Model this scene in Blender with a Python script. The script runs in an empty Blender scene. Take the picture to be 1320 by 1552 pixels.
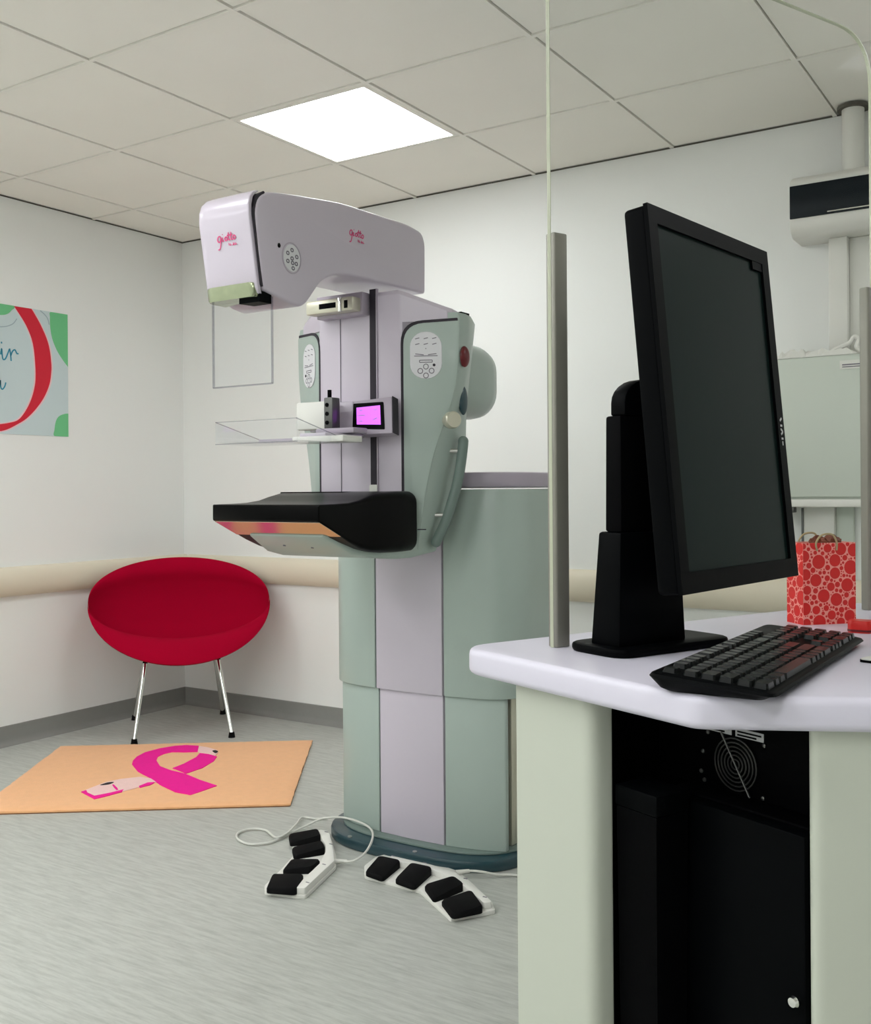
import bpy, bmesh, math, random
from mathutils import Vector, Matrix
random.seed(7)
SC = bpy.context.scene
COL = SC.collection
PI = math.pi
# ------------------------------------------------------------------ camera
CAM_H = 1.123
cd = bpy.data.cameras.new('camera'); cam = bpy.data.objects.new('camera', cd); COL.objects.link(cam)
cd.sensor_fit = 'VERTICAL'; cd.sensor_height = 24.0
cd.lens = 24.0 * 1561.0 / 1552.0
cd.shift_y = -33.0 / 1552.0
cd.clip_start = 0.02
yaw = math.atan2(0.5446, 0.8387)
cam.matrix_world = (Matrix.Translation((0, 0, CAM_H)) @ Matrix.Rotation(yaw, 4, 'Z')
                    @ Matrix.Rotation(PI/2, 4, 'X') @ Matrix.Rotation(-0.0073, 4, 'Z'))
SC.camera = cam
# ------------------------------------------------------------------ world, exposure
w = bpy.data.worlds.new('world'); SC.world = w; w.use_nodes = True
w.node_tree.nodes['Background'].inputs[0].default_value = (0.8, 0.9, 1.0, 1)
w.node_tree.nodes['Background'].inputs[1].default_value = 0.05
SC.view_settings.view_transform = 'Standard'; SC.view_settings.look = 'None'
SC.view_settings.gamma = 1.0; SC.view_settings.use_curve_mapping = False
SC.view_settings.exposure = 0.76
PANEL_POWER = 6.6

# ------------------------------------------------------------------ materials
MATS = {}
def srgb(r, g, b):
    def f(c):
        c /= 255.0
        return c/12.92 if c <= 0.04045 else ((c+0.055)/1.055)**2.4
    return (f(r), f(g), f(b), 1)
def mat(name, rgb, rough=0.5, metal=0.0, var=0.04, scale=12.0, bump=0.0, bscale=200.0, coat=0.0, spec=0.5, sheen=0.0):
    m = bpy.data.materials.new(name); m.use_nodes = True
    nt = m.node_tree; b = nt.nodes['Principled BSDF']
    tc = nt.nodes.new('ShaderNodeTexCoord')
    n = nt.nodes.new('ShaderNodeTexNoise'); n.inputs['Scale'].default_value = scale; n.inputs['Detail'].default_value = 4
    nt.links.new(tc.outputs['Object'], n.inputs['Vector'])
    mx = nt.nodes.new('ShaderNodeMix'); mx.data_type = 'RGBA'
    c = srgb(*rgb)
    mx.inputs['A'].default_value = tuple(x*(1-var) for x in c[:3])+(1,)
    mx.inputs['B'].default_value = tuple(min(1, x*(1+var)) for x in c[:3])+(1,)
    nt.links.new(n.outputs['Fac'], mx.inputs['Factor'])
    nt.links.new(mx.outputs['Result'], b.inputs['Base Color'])
    b.inputs['Roughness'].default_value = rough; b.inputs['Metallic'].default_value = metal
    b.inputs['Coat Weight'].default_value = coat; b.inputs['Coat Roughness'].default_value = 0.08
    b.inputs['Specular IOR Level'].default_value = spec
    b.inputs['Sheen Weight'].default_value = sheen
    if bump:
        n2 = nt.nodes.new('ShaderNodeTexNoise'); n2.inputs['Scale'].default_value = bscale
        nt.links.new(tc.outputs['Object'], n2.inputs['Vector'])
        bp = nt.nodes.new('ShaderNodeBump'); bp.inputs['Strength'].default_value = bump; bp.inputs['Distance'].default_value = 0.002
        nt.links.new(n2.outputs['Fac'], bp.inputs['Height']); nt.links.new(bp.outputs['Normal'], b.inputs['Normal'])
    MATS[name] = m
    return m
def emit(name, rgb, strength):
    m = bpy.data.materials.new(name); m.use_nodes = True
    nt = m.node_tree; b = nt.nodes['Principled BSDF']
    b.inputs['Base Color'].default_value = (0.02, 0.02, 0.02, 1)
    b.inputs['Emission Color'].default_value = srgb(*rgb); b.inputs['Emission Strength'].default_value = strength
    MATS[name] = m; return m
def clear(name, tint, fres=1.45, rough=0.02, gloss=1.0):
    m = bpy.data.materials.new(name); m.use_nodes = True
    nt = m.node_tree; nt.nodes.remove(nt.nodes['Principled BSDF'])
    out = nt.nodes['Material Output']
    t = nt.nodes.new('ShaderNodeBsdfTransparent'); t.inputs[0].default_value = tint
    g = nt.nodes.new('ShaderNodeBsdfGlossy'); g.inputs['Roughness'].default_value = rough
    fr = nt.nodes.new('ShaderNodeLayerWeight'); fr.inputs['Blend'].default_value = 0.5
    pw = nt.nodes.new('ShaderNodeMath'); pw.operation = 'POWER'; pw.inputs[1].default_value = 5.0
    nt.links.new(fr.outputs['Facing'], pw.inputs[0])
    mu = nt.nodes.new('ShaderNodeMath'); mu.operation = 'MULTIPLY_ADD'; mu.inputs[1].default_value = 0.6*gloss; mu.inputs[2].default_value = 0.035*gloss
    mx = nt.nodes.new('ShaderNodeMixShader')
    nt.links.new(pw.outputs[0], mu.inputs[0]); nt.links.new(mu.outputs[0], mx.inputs[0])
    nt.links.new(t.outputs[0], mx.inputs[1]); nt.links.new(g.outputs[0], mx.inputs[2])
    nt.links.new(mx.outputs[0], out.inputs['Surface'])
    MATS[name] = m; return m

mat('wall', (242, 243, 240), 0.75, var=0.015, scale=1.5, bump=0.05, bscale=90)
mat('ceil', (248, 245, 236), 0.9, var=0.03, scale=3, bump=0.15, bscale=300)
mat('tbar', (246, 243, 234), 0.6, var=0.01)
mat('gap', (96, 93, 84), 0.9)
mat('rail', (226, 217, 196), 0.45, var=0.02, scale=3)
mat('cove', (140, 140, 136), 0.5, var=0.06, scale=30)
mat('lilac', (203, 194, 206), 0.32, var=0.01, scale=3, coat=0.3)
mat('lilac_dark', (176, 166, 179), 0.4, var=0.01)
mat('green', (168, 182, 174), 0.38, var=0.015, scale=4, coat=0.15)
mat('green_dark', (112, 128, 122), 0.4, var=0.02)
mat('teal', (30, 62, 70), 0.3, var=0.08, scale=8, coat=0.3)
mat('steel', (190, 190, 186), 0.3, 0.9, var=0.03)
mat('chrome', (226, 226, 222), 0.08, 1.0, var=0.01)
mat('champagne', (206, 203, 184), 0.3, 0.5, var=0.03)
mat('black', (4, 5, 6), 0.45, var=0.1, spec=0.035)
mat('gloss_black', (3, 3, 3), 0.3, var=0.1, spec=0.08)
mat('mirror_black', (190, 170, 150), 0.12, 0.9, var=0.02)
mat('matt_black', (5, 5, 6), 0.55, var=0.12, bump=0.1, spec=0.03)
mat('rubber', (8, 8, 9), 0.75, var=0.2, scale=60, bump=0.3, bscale=500, spec=0.12)
mat('dark_seam', (42, 36, 46), 0.7)
mat('white_plastic', (228, 227, 220), 0.4, var=0.02)
mat('keypad', (222, 221, 224), 0.4, var=0.01)
mat('ink', (112, 108, 118), 0.6)
mat('pink_ink', (226, 70, 130), 0.5)
mat('red_button', (96, 12, 20), 0.3)
mat('red_fabric', (164, 0, 40), 0.9, var=0.12, scale=250, bump=0.25, bscale=900, spec=0.08)
mat('rug', (246, 186, 134), 0.95, var=0.06, scale=40, bump=0.8, bscale=350, sheen=0.2)
mat('rug_pink', (246, 0, 152), 0.95, var=0.06, scale=40, bump=0.8, bscale=350)
mat('rug_pale', (244, 206, 200), 0.95, var=0.05, scale=60, bump=0.8, bscale=350)
mat('rug_back', (128, 84, 52), 0.95)
mat('rug_black', (36, 28, 30), 0.95)
mat('cream', (188, 192, 178), 0.42, var=0.015, scale=4)
mat('top_lilac', (211, 207, 220), 0.35, var=0.01, scale=5)
mat('post', (136, 134, 124), 0.45, 0.3, var=0.03)
mat('screen', (16, 30, 28), 0.3, var=0.02, spec=0.05)
mat('key', (10, 13, 12), 0.28, var=0.1, spec=0.17)
mat('pale_green', (206, 213, 202), 0.45, var=0.01)
mat('navy_black', (18, 26, 32), 0.3, var=0.05, spec=0.15)
mat('poster', (205, 220, 222), 0.5, var=0.01)
mat('poster_red', (216, 0, 44), 0.5, var=0.02)
mat('poster_green', (112, 200, 138), 0.5, var=0.02)
mat('poster_pink', (240, 205, 208), 0.5)
mat('poster_mint', (190, 226, 200), 0.5)
mat('poster_line', (160, 180, 188), 0.5)
mat('poster_ink', (36, 140, 168), 0.5)
mat('twine', (176, 158, 120), 0.8)
mat('brown_tissue', (110, 52, 24), 0.6, var=0.3, scale=30)
mat('red_gloss', (206, 30, 24), 0.3)
mat('cable', (214, 214, 206), 0.5)
mat('label', (196, 196, 196), 0.6)
mat('dim_metal', (96, 96, 94), 0.35, 0.8)
emit('panel', (250, 253, 255), PANEL_POWER)
emit('display', (196, 96, 246), 0.95)
clear('acrylic', (0.97, 0.975, 0.98, 1), 1.35)
clear('acrylic_edge', (0.74, 0.74, 0.77, 1), 1.45, 0.15, 1.0)
clear('shield_glass', (0.992, 0.996, 0.992, 1), 1.25, 0.01, 0.08)
mat('glass_edge', (196, 200, 176), 0.2, var=0.02)
mat('lens_green', (158, 166, 136), 0.15, 0.75, var=0.2, scale=60)
# floor vinyl with fine streaks
def floor_mat():
    m = mat('floor', (176, 176, 170), 0.42, var=0.0)
    nt = m.node_tree; b = nt.nodes['Principled BSDF']
    tc = nt.nodes.new('ShaderNodeTexCoord'); mp = nt.nodes.new('ShaderNodeMapping')
    mp.inputs['Rotation'].default_value = (0, 0, math.radians(0)); mp.inputs['Scale'].default_value = (9, 75, 1)
    n = nt.nodes.new('ShaderNodeTexNoise'); n.inputs['Scale'].default_value = 1.0; n.inputs['Detail'].default_value = 5
    n.inputs['Roughness'].default_value = 0.7
    r = nt.nodes.new('ShaderNodeValToRGB')
    r.color_ramp.elements[0].position = 0.34; r.color_ramp.elements[0].color = srgb(168, 170, 163)
    r.color_ramp.elements[1].position = 0.60; r.color_ramp.elements[1].color = srgb(190, 192, 185)
    nt.links.new(tc.outputs['Object'], mp.inputs[0]); nt.links.new(mp.outputs[0], n.inputs['Vector'])
    nt.links.new(n.outputs['Fac'], r.inputs[0]); nt.links.new(r.outputs[0], b.inputs['Base Color'])
floor_mat()
mat('bag_paper', (248, 160, 148), 0.4, var=0.02)
mat('bag_red', (214, 24, 20), 0.4, var=0.1, scale=60)

# ------------------------------------------------------------------ mesh helpers
def wloc(o):
    v = Vector((0, 0, 0)); m = Matrix.Identity(4)
    chain = []
    while o: chain.append(o); o = o.parent
    for p in reversed(chain): m = m @ Matrix.LocRotScale(p.location, p.rotation_euler, p.scale)
    return m
def obj(name, bm, m, parent=None, local=False, smooth=True, ang=35):
    """link a bmesh as ONE mesh object; vertices are absolute unless local"""
    bmesh.ops.recalc_face_normals(bm, faces=bm.faces)
    if smooth:
        ca = math.radians(ang)
        for f in bm.faces: f.smooth = True
        for e in bm.edges:
            e.smooth = len(e.link_faces) == 2 and e.calc_face_angle(0) < ca
    me = bpy.data.meshes.new(name)
    if parent is not None and not local:
        bm.transform(wloc(parent).inverted())
    bm.to_mesh(me); bm.free()
    me.materials.append(MATS[m])
    o = bpy.data.objects.new(name, me); COL.objects.link(o)
    o.parent = parent
    return o
def thing(name, label, cat, loc=(0, 0, 0), rotz=0.0, group=None):
    o = bpy.data.objects.new(name, None); COL.objects.link(o)
    o.location = loc; o.rotation_euler = (0, 0, rotz); o.empty_display_size = 0.1
    o['label'] = label; o['category'] = cat
    if group: o['group'] = group
    return o
def tag(o, label, cat, group=None):
    o['label'] = label; o['category'] = cat
    if group: o['group'] = group
    return o
def struct(o):
    o['kind'] = 'structure'; return o
def bev(bm, wd, seg=2, ang=30, edges=None):
    if wd <= 0: return bm
    es = edges if edges is not None else [e for e in bm.edges if len(e.link_faces) == 2 and e.calc_face_angle(0) > math.radians(ang)]
    bmesh.ops.bevel(bm, geom=es, offset=wd, segments=seg, profile=0.5, affect='EDGES', clamp_overlap=True)
    return bm
def box(x0, x1, y0, y1, z0, z1, b=0.0, seg=2, bm=None):
    t = bmesh.new()
    bmesh.ops.create_cube(t, size=1.0)
    for v in t.verts:
        v.co = Vector(((x0+x1)/2+v.co.x*(x1-x0), (y0+y1)/2+v.co.y*(y1-y0), (z0+z1)/2+v.co.z*(z1-z0)))
    bev(t, b, seg)
    return merge(bm, t)
def merge(a, t):
    if a is None: return t
    me = bpy.data.meshes.new('tmp'); t.to_mesh(me); t.free(); a.from_mesh(me); bpy.data.meshes.remove(me)
    return a
def prism(poly, lo, hi, axis='z', b=0.0, seg=2, ang=30, bm=None, fn=None):
    """poly of 2D points; axis z: (x,y); axis x: (y,z); axis y: (x,z)"""
    t = bmesh.new()
    def P(p, h):
        if fn: return fn(p[0], p[1], h)
        return {'z': (p[0], p[1], h), 'x': (h, p[0], p[1]), 'y': (p[0], h, p[1])}[axis]
    A = [t.verts.new(P(p, lo)) for p in poly]; B = [t.verts.new(P(p, hi)) for p in poly]
    n = len(poly)
    t.faces.new(A); t.faces.new(B[::-1])
    for i in range(n): t.faces.new((A[i], B[i], B[(i+1) % n], A[(i+1) % n]))
    bmesh.ops.recalc_face_normals(t, faces=t.faces)
    bev(t, b, seg, ang)
    return merge(bm, t)
def fillet(poly, r, n=5):
    """round the corners of a 2D polygon; r: number or list"""
    out = []; m = len(poly)
    for i, p in enumerate(poly):
        ri = r[i] if isinstance(r, (list, tuple)) else r
        p = Vector(p); a = Vector(poly[i-1]); c = Vector(poly[(i+1) % m])
        if ri <= 0: out.append(tuple(p)); continue
        u = (a-p); v = (c-p); lu, lv = u.length, v.length
        u.normalize(); v.normalize()
        d = min(ri, lu*0.48, lv*0.48)
        p0 = p+u*d; p1 = p+v*d
        for k in range(n+1):
            s = k/n
            q = p0*(1-s)**2+p*2*s*(1-s)+p1*s**2
            out.append(tuple(q))
    return out
def loft(rings, bm=None, caps=True, closed=True):
    t = bmesh.new()
    R = [[t.verts.new(p) for p in r] for r in rings]
    n = len(R[0])
    for a, b in zip(R, R[1:]):
        for i in range(n if closed else n-1):
            j = (i+1) % n
            t.faces.new((a[i], a[j], b[j], b[i]))
    if caps:
        t.faces.new(R[0][::-1]); t.faces.new(R[-1])
    bmesh.ops.remove_doubles(t, verts=t.verts, dist=1e-6)
    bmesh.ops.recalc_face_normals(t, faces=t.faces)
    return merge(bm, t)
def rrect(hx, hy, r, n=5):
    r = min(r, hx*0.99, hy*0.99)
    out = []
    for cx, cy, a0 in ((hx-r, hy-r, 0), (-hx+r, hy-r, PI/2), (-hx+r, -hy+r, PI), (hx-r, -hy+r, 1.5*PI)):
        for k in range(n+1):
            a = a0+PI/2*k/n
            out.append((cx+r*math.cos(a), cy+r*math.sin(a)))
    return out
def catmull(pts, per=8, closed=False):
    pts = [Vector(p) for p in pts]; n = len(pts); out = []
    segs = n if closed else n-1
    for i in range(segs):
        if closed: p0, p1, p2, p3 = pts[i-1], pts[i], pts[(i+1) % n], pts[(i+2) % n]
        else: p0, p1, p2, p3 = pts[max(i-1, 0)], pts[i], pts[i+1], pts[min(i+2, n-1)]
        for k in range(per):
            t = k/per
            out.append(0.5*((2*p1)+(-p0+p2)*t+(2*p0-5*p1+4*p2-p3)*t*t+(-p0+3*p1-3*p2+p3)*t**3))
    if not closed: out.append(pts[-1])
    return out
def tube(path, r, n=10, bm=None, caps=True):
    path = [Vector(p) for p in path]
    rings = []; up = Vector((0, 0, 1)); prev = None
    for i, p in enumerate(path):
        d = (path[min(i+1, len(path)-1)]-path[max(i-1, 0)]).normalized()
        if prev is None:
            a = d.cross(up)
            if a.length < 1e-3: a = d.cross(Vector((1, 0, 0)))
        else: a = prev-d*prev.dot(d)
        a.normalize(); prev = a; b = d.cross(a)
        rr = r[i] if isinstance(r, (list, tuple)) else r
        rings.append([p+(a*math.cos(2*PI*k/n)+b*math.sin(2*PI*k/n))*rr for k in range(n)])
    return loft(rings, bm, caps)
def cyl(p0, p1, r0, r1=None, n=24, bm=None, b=0.0):
    t = tube([p0, p1], [r0, r1 if r1 is not None else r0], n)
    bev(t, b, 2, 50)
    return merge(bm, t)
def lathe(prof, c, ax=Vector((0, 0, 1)), n=32, bm=None):
    ax = Vector(ax).normalized(); a = ax.orthogonal().normalized(); b = ax.cross(a); c = Vector(c)
    return loft([[c+ax*h+(a*math.cos(2*PI*k/n)+b*math.sin(2*PI*k/n))*max(r, 1e-5) for k in range(n)] for r, h in prof], bm)
def ellipsoid(c, r, ax=None, bm=None, u=20, v=12):
    t = bmesh.new(); bmesh.ops.create_uvsphere(t, u_segments=u, v_segments=v, radius=1.0)
    M = Matrix.Diagonal((*r, 1))
    if ax is not None:
        M = Vector(ax).to_track_quat('Z', 'Y').to_matrix().to_4x4() @ M
    t.transform(Matrix.Translation(c) @ M)
    return merge(bm, t)
def frame_fn(o, u, v, nrm):
    """map 2D (s,t) and height h into space"""
    o, u, v, nrm = Vector(o), Vector(u).normalized(), Vector(v).normalized(), Vector(nrm).normalized()
    return lambda s, t, h: o+u*s+v*t+nrm*h
def strokes(lines, fn, wd, th=0.0006, h0=0.0006):
    """flat ribbons drawn along 2D polylines: hand lettering"""
    bm = bmesh.new()
    for ln in lines:
        p = [Vector((q[0], q[1], 0)) for q in ln]
        p = catmull(p, 5) if len(p) > 2 else p
        L = []; R = []
        for i, q in enumerate(p):
            d = p[min(i+1, len(p)-1)]-p[max(i-1, 0)]
            if d.length < 1e-9: d = Vector((1, 0, 0))
            d.normalize(); s = Vector((-d.y, d.x, 0))*wd/2
            L.append(q+s); R.append(q-s)
        rows = []
        for a, b in zip(L, R):
            rows.append([bm.verts.new(fn(a.x, a.y, h0)), bm.verts.new(fn(b.x, b.y, h0)), bm.verts.new(fn(b.x, b.y, h0+th)), bm.verts.new(fn(a.x, a.y, h0+th))])
        for r0, r1 in zip(rows, rows[1:]):
            for k in range(4):
                bm.faces.new((r0[k], r0[(k+1) % 4], r1[(k+1) % 4], r1[k]))
        bm.faces.new(rows[0]); bm.faces.new(rows[-1][::-1])
    return bm

# ------------------------------------------------------------------ room shell
XL, XR_, YB, YF, HC = -4.108, 2.4, 3.868, -2.2, 2.446
def room():
    struct(obj('floor', box(XL-0.1, XR_+0.1, YF-0.1, YB+0.1, -0.1, 0.0), 'floor'))
    struct(obj('wall_left', box(XL-0.1, XL, YF-0.1, YB+0.1, 0, HC+0.1), 'wall'))
    struct(obj('wall_back', box(XL, XR_, YB, YB+0.1, 0, HC+0.1), 'wall'))
    struct(obj('wall_right', box(XR_, XR_+0.1, YF-0.1, YB+0.1, 0, HC+0.1), 'wall'))
    struct(obj('wall_front', box(XL, XR_, YF-0.1, YF, 0, HC+0.1), 'wall'))
    # coved vinyl skirting
    prof = [(0, 0.0), (0.030, 0.0), (0.018, 0.003), (0.008, 0.012), (0.004, 0.028), (0.003, 0.086), (0, 0.088)]
    struct(obj('baseboard_left', prism([(XL+a, z) for a, z in prof], YF, YB, 'y'), 'cove'))
    struct(obj('baseboard_back', prism([(YB-a, z) for a, z in prof], XL, XR_, 'x'), 'cove'))
    # bumper rails, half round
    rp = [(0, -0.066), (0.012, -0.066)]+[(0.014+0.036*math.cos(t), 0.064*math.sin(t)) for t in [(-80+160*k/14)*PI/180 for k in range(15)]]+[(0.012, 0.066), (0, 0.066)]
    zc = 0.728
    t1 = struct(obj('trim_1', prism([(XL+a, zc+z) for a, z in rp], YF, YB, 'y'), 'rail'))
    t2 = struct(obj('trim_2', prism([(YB-a, zc+z) for a, z in rp], XL+0.05, XR_, 'x'), 'rail'))
    t1['label'] = 'cream bumper rail along the poster wall'; t2['label'] = 'cream bumper rail along the wall behind the machine'
    # suspended ceiling: slab, bars, tiles
    gx = [XL]+[-3.813+0.603*k for k in range(11)]; gx = [x for x in gx if x < XR_-0.05]+[XR_]
    gy = [YB, 3.29]+[3.29-0.605*k for k in range(1, 10)]; gy = [y for y in gy if y > YF+0.05]+[YF]; gy.sort()
    ceil = struct(obj('ceiling', box(XL, XR_, YF, YB, HC+0.05, HC+0.1), 'gap'))
    hb = 0.0075
    for x in gx[1:-1]:
        obj('grid_bar', box(x-hb, x+hb, YF, YB, HC, HC+0.03), 'tbar', ceil)
    for y in gy[1:-1]:
        obj('grid_bar', box(XL, XR_, y-hb, y+hb, HC+0.0004, HC+0.03), 'tbar', ceil)
    obj('edge_angle', box(XL, XL+0.006, YF, YB, HC, HC+0.004), 'gap', ceil)
    obj('edge_angle', box(XL, XR_, YB-0.006, YB, HC, HC+0.004), 'gap', ceil)
    cells = {}
    lights = [(3, 8), (1, 5), (3, 5), (1, 3), (3, 3), (5, 3), (7, 3), (1, 1), (3, 1), (5, 1), (7, 1), (8, 8)]  # only the first is in view; the rest are unseen panels added for brightness
    share = {}
    for i in range(len(gx)-1):
        for j in range(len(gy)-1):
            x0, x1, y0, y1 = gx[i], gx[i+1], gy[j], gy[j+1]
            if (i, j) in lights: cells[(i, j)] = (x0, x1, y0, y1); continue
            g = 0.0075+0.0022
            wx, wy = round(x1-x0, 3), round(y1-y0, 3)
            if (wx, wy) not in share:
                share[(wx, wy)] = obj('ceiling_tile', box(-(wx/2-g), wx/2-g, -(wy/2-g), wy/2-g, 0.004, 0.02, 0.002, 1), 'ceil', ceil, local=True)
                o = share[(wx, wy)]
            else:
                o = share[(wx, wy)].copy(); COL.objects.link(o); o.parent = ceil
            o.location = ((x0+x1)/2+0.0014, (y0+y1)/2-0.0014, HC)
    labs = {(3, 8): 'lit square ceiling light panel above the mammography machine'}
    for n, (ij, (x0, x1, y0, y1)) in enumerate(cells.items()):
        cx, cy = (x0+x1)/2, (y0+y1)/2; hx = (x1-x0)/2-0.010; hy = (y1-y0)/2-0.010
        t = thing('ceiling_light', labs.get(ij, 'unseen square ceiling light panel added to brighten the room'), 'light', (cx, cy, HC), 0, None if ij in labs else 'unseen added ceiling lights')
        f = box(cx-hx, cx+hx, cy-hy, cy-hy+0.016, HC+0.001, HC+0.03)
        box(cx-hx, cx+hx, cy+hy-0.016, cy+hy, HC+0.001, HC+0.03, bm=f)
        box(cx-hx, cx-hx+0.016, cy-hy+0.016, cy+hy-0.016, HC+0.001, HC+0.03, bm=f)
        box(cx+hx-0.016, cx+hx, cy-hy+0.016, cy+hy-0.016, HC+0.001, HC+0.03, bm=f)
        obj('frame', f, 'tbar', t)
        obj('diffuser', box(cx-hx+0.016, cx+hx-0.016, cy-hy+0.016, cy+hy-0.016, HC+0.004, HC+0.012), 'panel', t)
room()

# ------------------------------------------------------------------ poster on the left wall
def poster():
    y0, y1, z0, z1 = 2.06, 3.14, 1.388, 1.966
    X = XL+0.0025
    t = thing('poster', 'pale blue poster with a red ring, green spots and blue handwriting', 'poster', (X, (y0+y1)/2, z0))
    obj('sheet', box(XL, X, y0, y1, z0, z1), 'poster', t)
    fn = lambda s, q, h: Vector((X+h, s, q))
    def piece(name, m, poly, h=0.0006):
        c = []
        for (a, b) in poly: c.append((min(max(a, y0+0.0005), y1-0.0005), min(max(b, z0+0.0005), z1-0.0005)))
        obj(name, prism(c, 0.0, h, fn=fn), m, t, smooth=False)
    # ring: outer and inner outline of the visible right-hand arc, mirrored to close it
    outer = [(2.9431, 1.9674), (2.9853, 1.9089), (3.0197, 1.8473), (3.0385, 1.7943), (3.0476, 1.7289), (3.0472, 1.6846), (3.0371, 1.6284), (3.0077, 1.5655), (2.963, 1.5077), (2.9129, 1.4613), (2.8638, 1.4319), (2.8157, 1.4083), (2.7801, 1.3987), (2.745, 1.3946), (2.62, 1.3946)]
    inner = [(2.62, 1.426), (2.7454, 1.426), (2.7804, 1.4304), (2.8218, 1.4378), (2.8701, 1.4537), (2.907, 1.4934), (2.9384, 1.5496), (2.9576, 1.6109), (2.963, 1.6604), (2.9616, 1.7094), (2.9559, 1.7742), (2.9438, 1.8273), (2.9195, 1.8785), (2.8922, 1.9181), (2.8537, 1.9647)]
    oc = [tuple(p)[:2] for p in catmull([(a, b, 0) for a, b in outer], 5)]
    ic = [tuple(p)[:2] for p in catmull([(a, b, 0) for a, b in inner], 5)]
    halo = [(a+0.008, b-0.003) for a, b in oc]+[(a-0.007, b+0.003) for a, b in ic]
    piece('ring_outline', 'poster_pink', halo, 0.0005)
    piece('red_ring', 'poster_red', oc+ic, 0.0011)
    mir = lambda P: [(2*2.62-a, b) for a, b in P][::-1]
    piece('red_ring', 'poster_red', mir(oc+ic), 0.0011)
    def blob(pts, name='green_spot', m='poster_green'):
        piece(name, m, [tuple(p)[:2] for p in catmull([(a, b, 0) for a, b in pts], 6)], 0.0009)
    blob([(3.14, 1.9665), (3.0496, 1.9665), (3.0429, 1.9387), (3.0438, 1.8945), (3.055, 1.8405), (3.0806, 1.7879), (3.1131, 1.7466), (3.14, 1.7189)])
    blob([(3.14, 1.3885), (3.0641, 1.3885), (3.0631, 1.4195), (3.0712, 1.4588), (3.0878, 1.482), (3.1175, 1.4949), (3.14, 1.4981)])
    blob([(2.70, 1.9665), (2.8501, 1.9658), (2.8409, 1.9431), (2.8199, 1.9241), (2.7843, 1.915), (2.72, 1.915)])
    for ln_ in ([(2.7839, 1.8621), (2.8194, 1.8699), (2.8495, 1.8855), (2.8678, 1.9094)], [(2.99, 1.963), (3.011, 1.9508), (3.03, 1.9314), (3.0375, 1.9048)]):
        obj('curved_line', strokes([ln_], fn, 0.004), 'poster_line', t, smooth=False)
    # visible handwriting: "ir" and the end of "a"
    wd = 0.0062
    obj('letter_i', strokes([[(2.7858, 1.7398), (2.7908, 1.7667), (2.7929, 1.7405), (2.7975, 1.7198), (2.8093, 1.7237), (2.8214, 1.7489), (2.8293, 1.7684)]], fn, wd), 'poster_ink', t, smooth=False)
    obj('letter_dot', strokes([[(2.7898, 1.797), (2.7915, 1.789)]], fn, wd), 'poster_ink', t, smooth=False)
    obj('letter_r', strokes([[(2.8305, 1.7712), (2.8351, 1.745), (2.8379, 1.716)], [(2.8363, 1.7398), (2.8454, 1.7611), (2.8575, 1.7677), (2.8665, 1.7537), (2.8756, 1.752)]], fn, wd), 'poster_ink', t, smooth=False)
    obj('letter_a', strokes([[(2.776, 1.6174), (2.7673, 1.6219), (2.7584, 1.6054), (2.7612, 1.5872), (2.7729, 1.5908), (2.7818, 1.6073), (2.7837, 1.626)], [(2.7837, 1.626), (2.7847, 1.597), (2.7922, 1.586), (2.8042, 1.5986), (2.8102, 1.6176)]], fn, wd), 'poster_ink', t, smooth=False)
poster()

# ------------------------------------------------------------------ rug
def rug():
    T = Vector((-3.856, 2.897)); p = Vector((0.8, 0.6)); q = Vector((0.574, -0.819))
    W, Hh = 1.10, 0.937
    root = thing('rug', 'peach rug with a magenta ribbon design in front of the red chair', 'rug', (T.x+p.x*W/2+q.x*Hh/2, T.y+p.y*W/2+q.y*Hh/2, 0))
    cs = [T, T+p*W, T+p*W+q*Hh, T+q*Hh]
    obj('backing', prism(fillet([tuple(c) for c in cs], 0.012), 0.0, 0.004), 'rug_back', root)
    # pile: grid with soft uneven rim
    bm = bmesh.new(); n, m = 44, 38; rows = []
    for i in range(n+1):
        r = []
        for j in range(m+1):
            u, v = i/n, j/m
            c = T+p*(W*u)+q*(Hh*v)
            e = min(u*W, (1-u)*W, v*Hh, (1-v)*Hh)
            z = 0.010+0.006*min(1, e/0.02)**0.5+random.uniform(-0.0006, 0.0006)
            if e < 1e-6:
                c = c+Vector((random.uniform(-.002, .002), random.uniform(-.002, .002)))
            r.append(bm.verts.new((c.x, c.y, z)))
        rows.append(r)
    for i in range(n):
        for j in range(m): bm.faces.new((rows[i][j], rows[i+1][j], rows[i+1][j+1], rows[i][j+1]))
    rim = [rows[i][0] for i in range(n+1)]+[rows[n][j] for j in range(1, m+1)]+[rows[i][m] for i in range(n-1, -1, -1)]+[rows[0][j] for j in range(m-1, 0, -1)]
    low = [bm.verts.new((v.co.x, v.co.y, 0.004)) for v in rim]
    for k in range(len(rim)): bm.faces.new((rim[k], rim[(k+1) % len(rim)], low[(k+1) % len(rim)], low[k]))
    obj('pile', bm, 'rug', root)
    def flat(name, m, pts, h=0.0185, curve=True):
        if curve: pts = [tuple(v)[:2] for v in catmull([(a, b, 0) for a, b in pts], 4, True)]
        obj(name, prism(pts, 0.012, h), m, root, smooth=False)
    global RUG_FLAT
    RUG_FLAT = flat
    for nm, m, h, cv, pts in RUGSHAPES: flat(nm, m, pts, h, cv)
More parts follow.
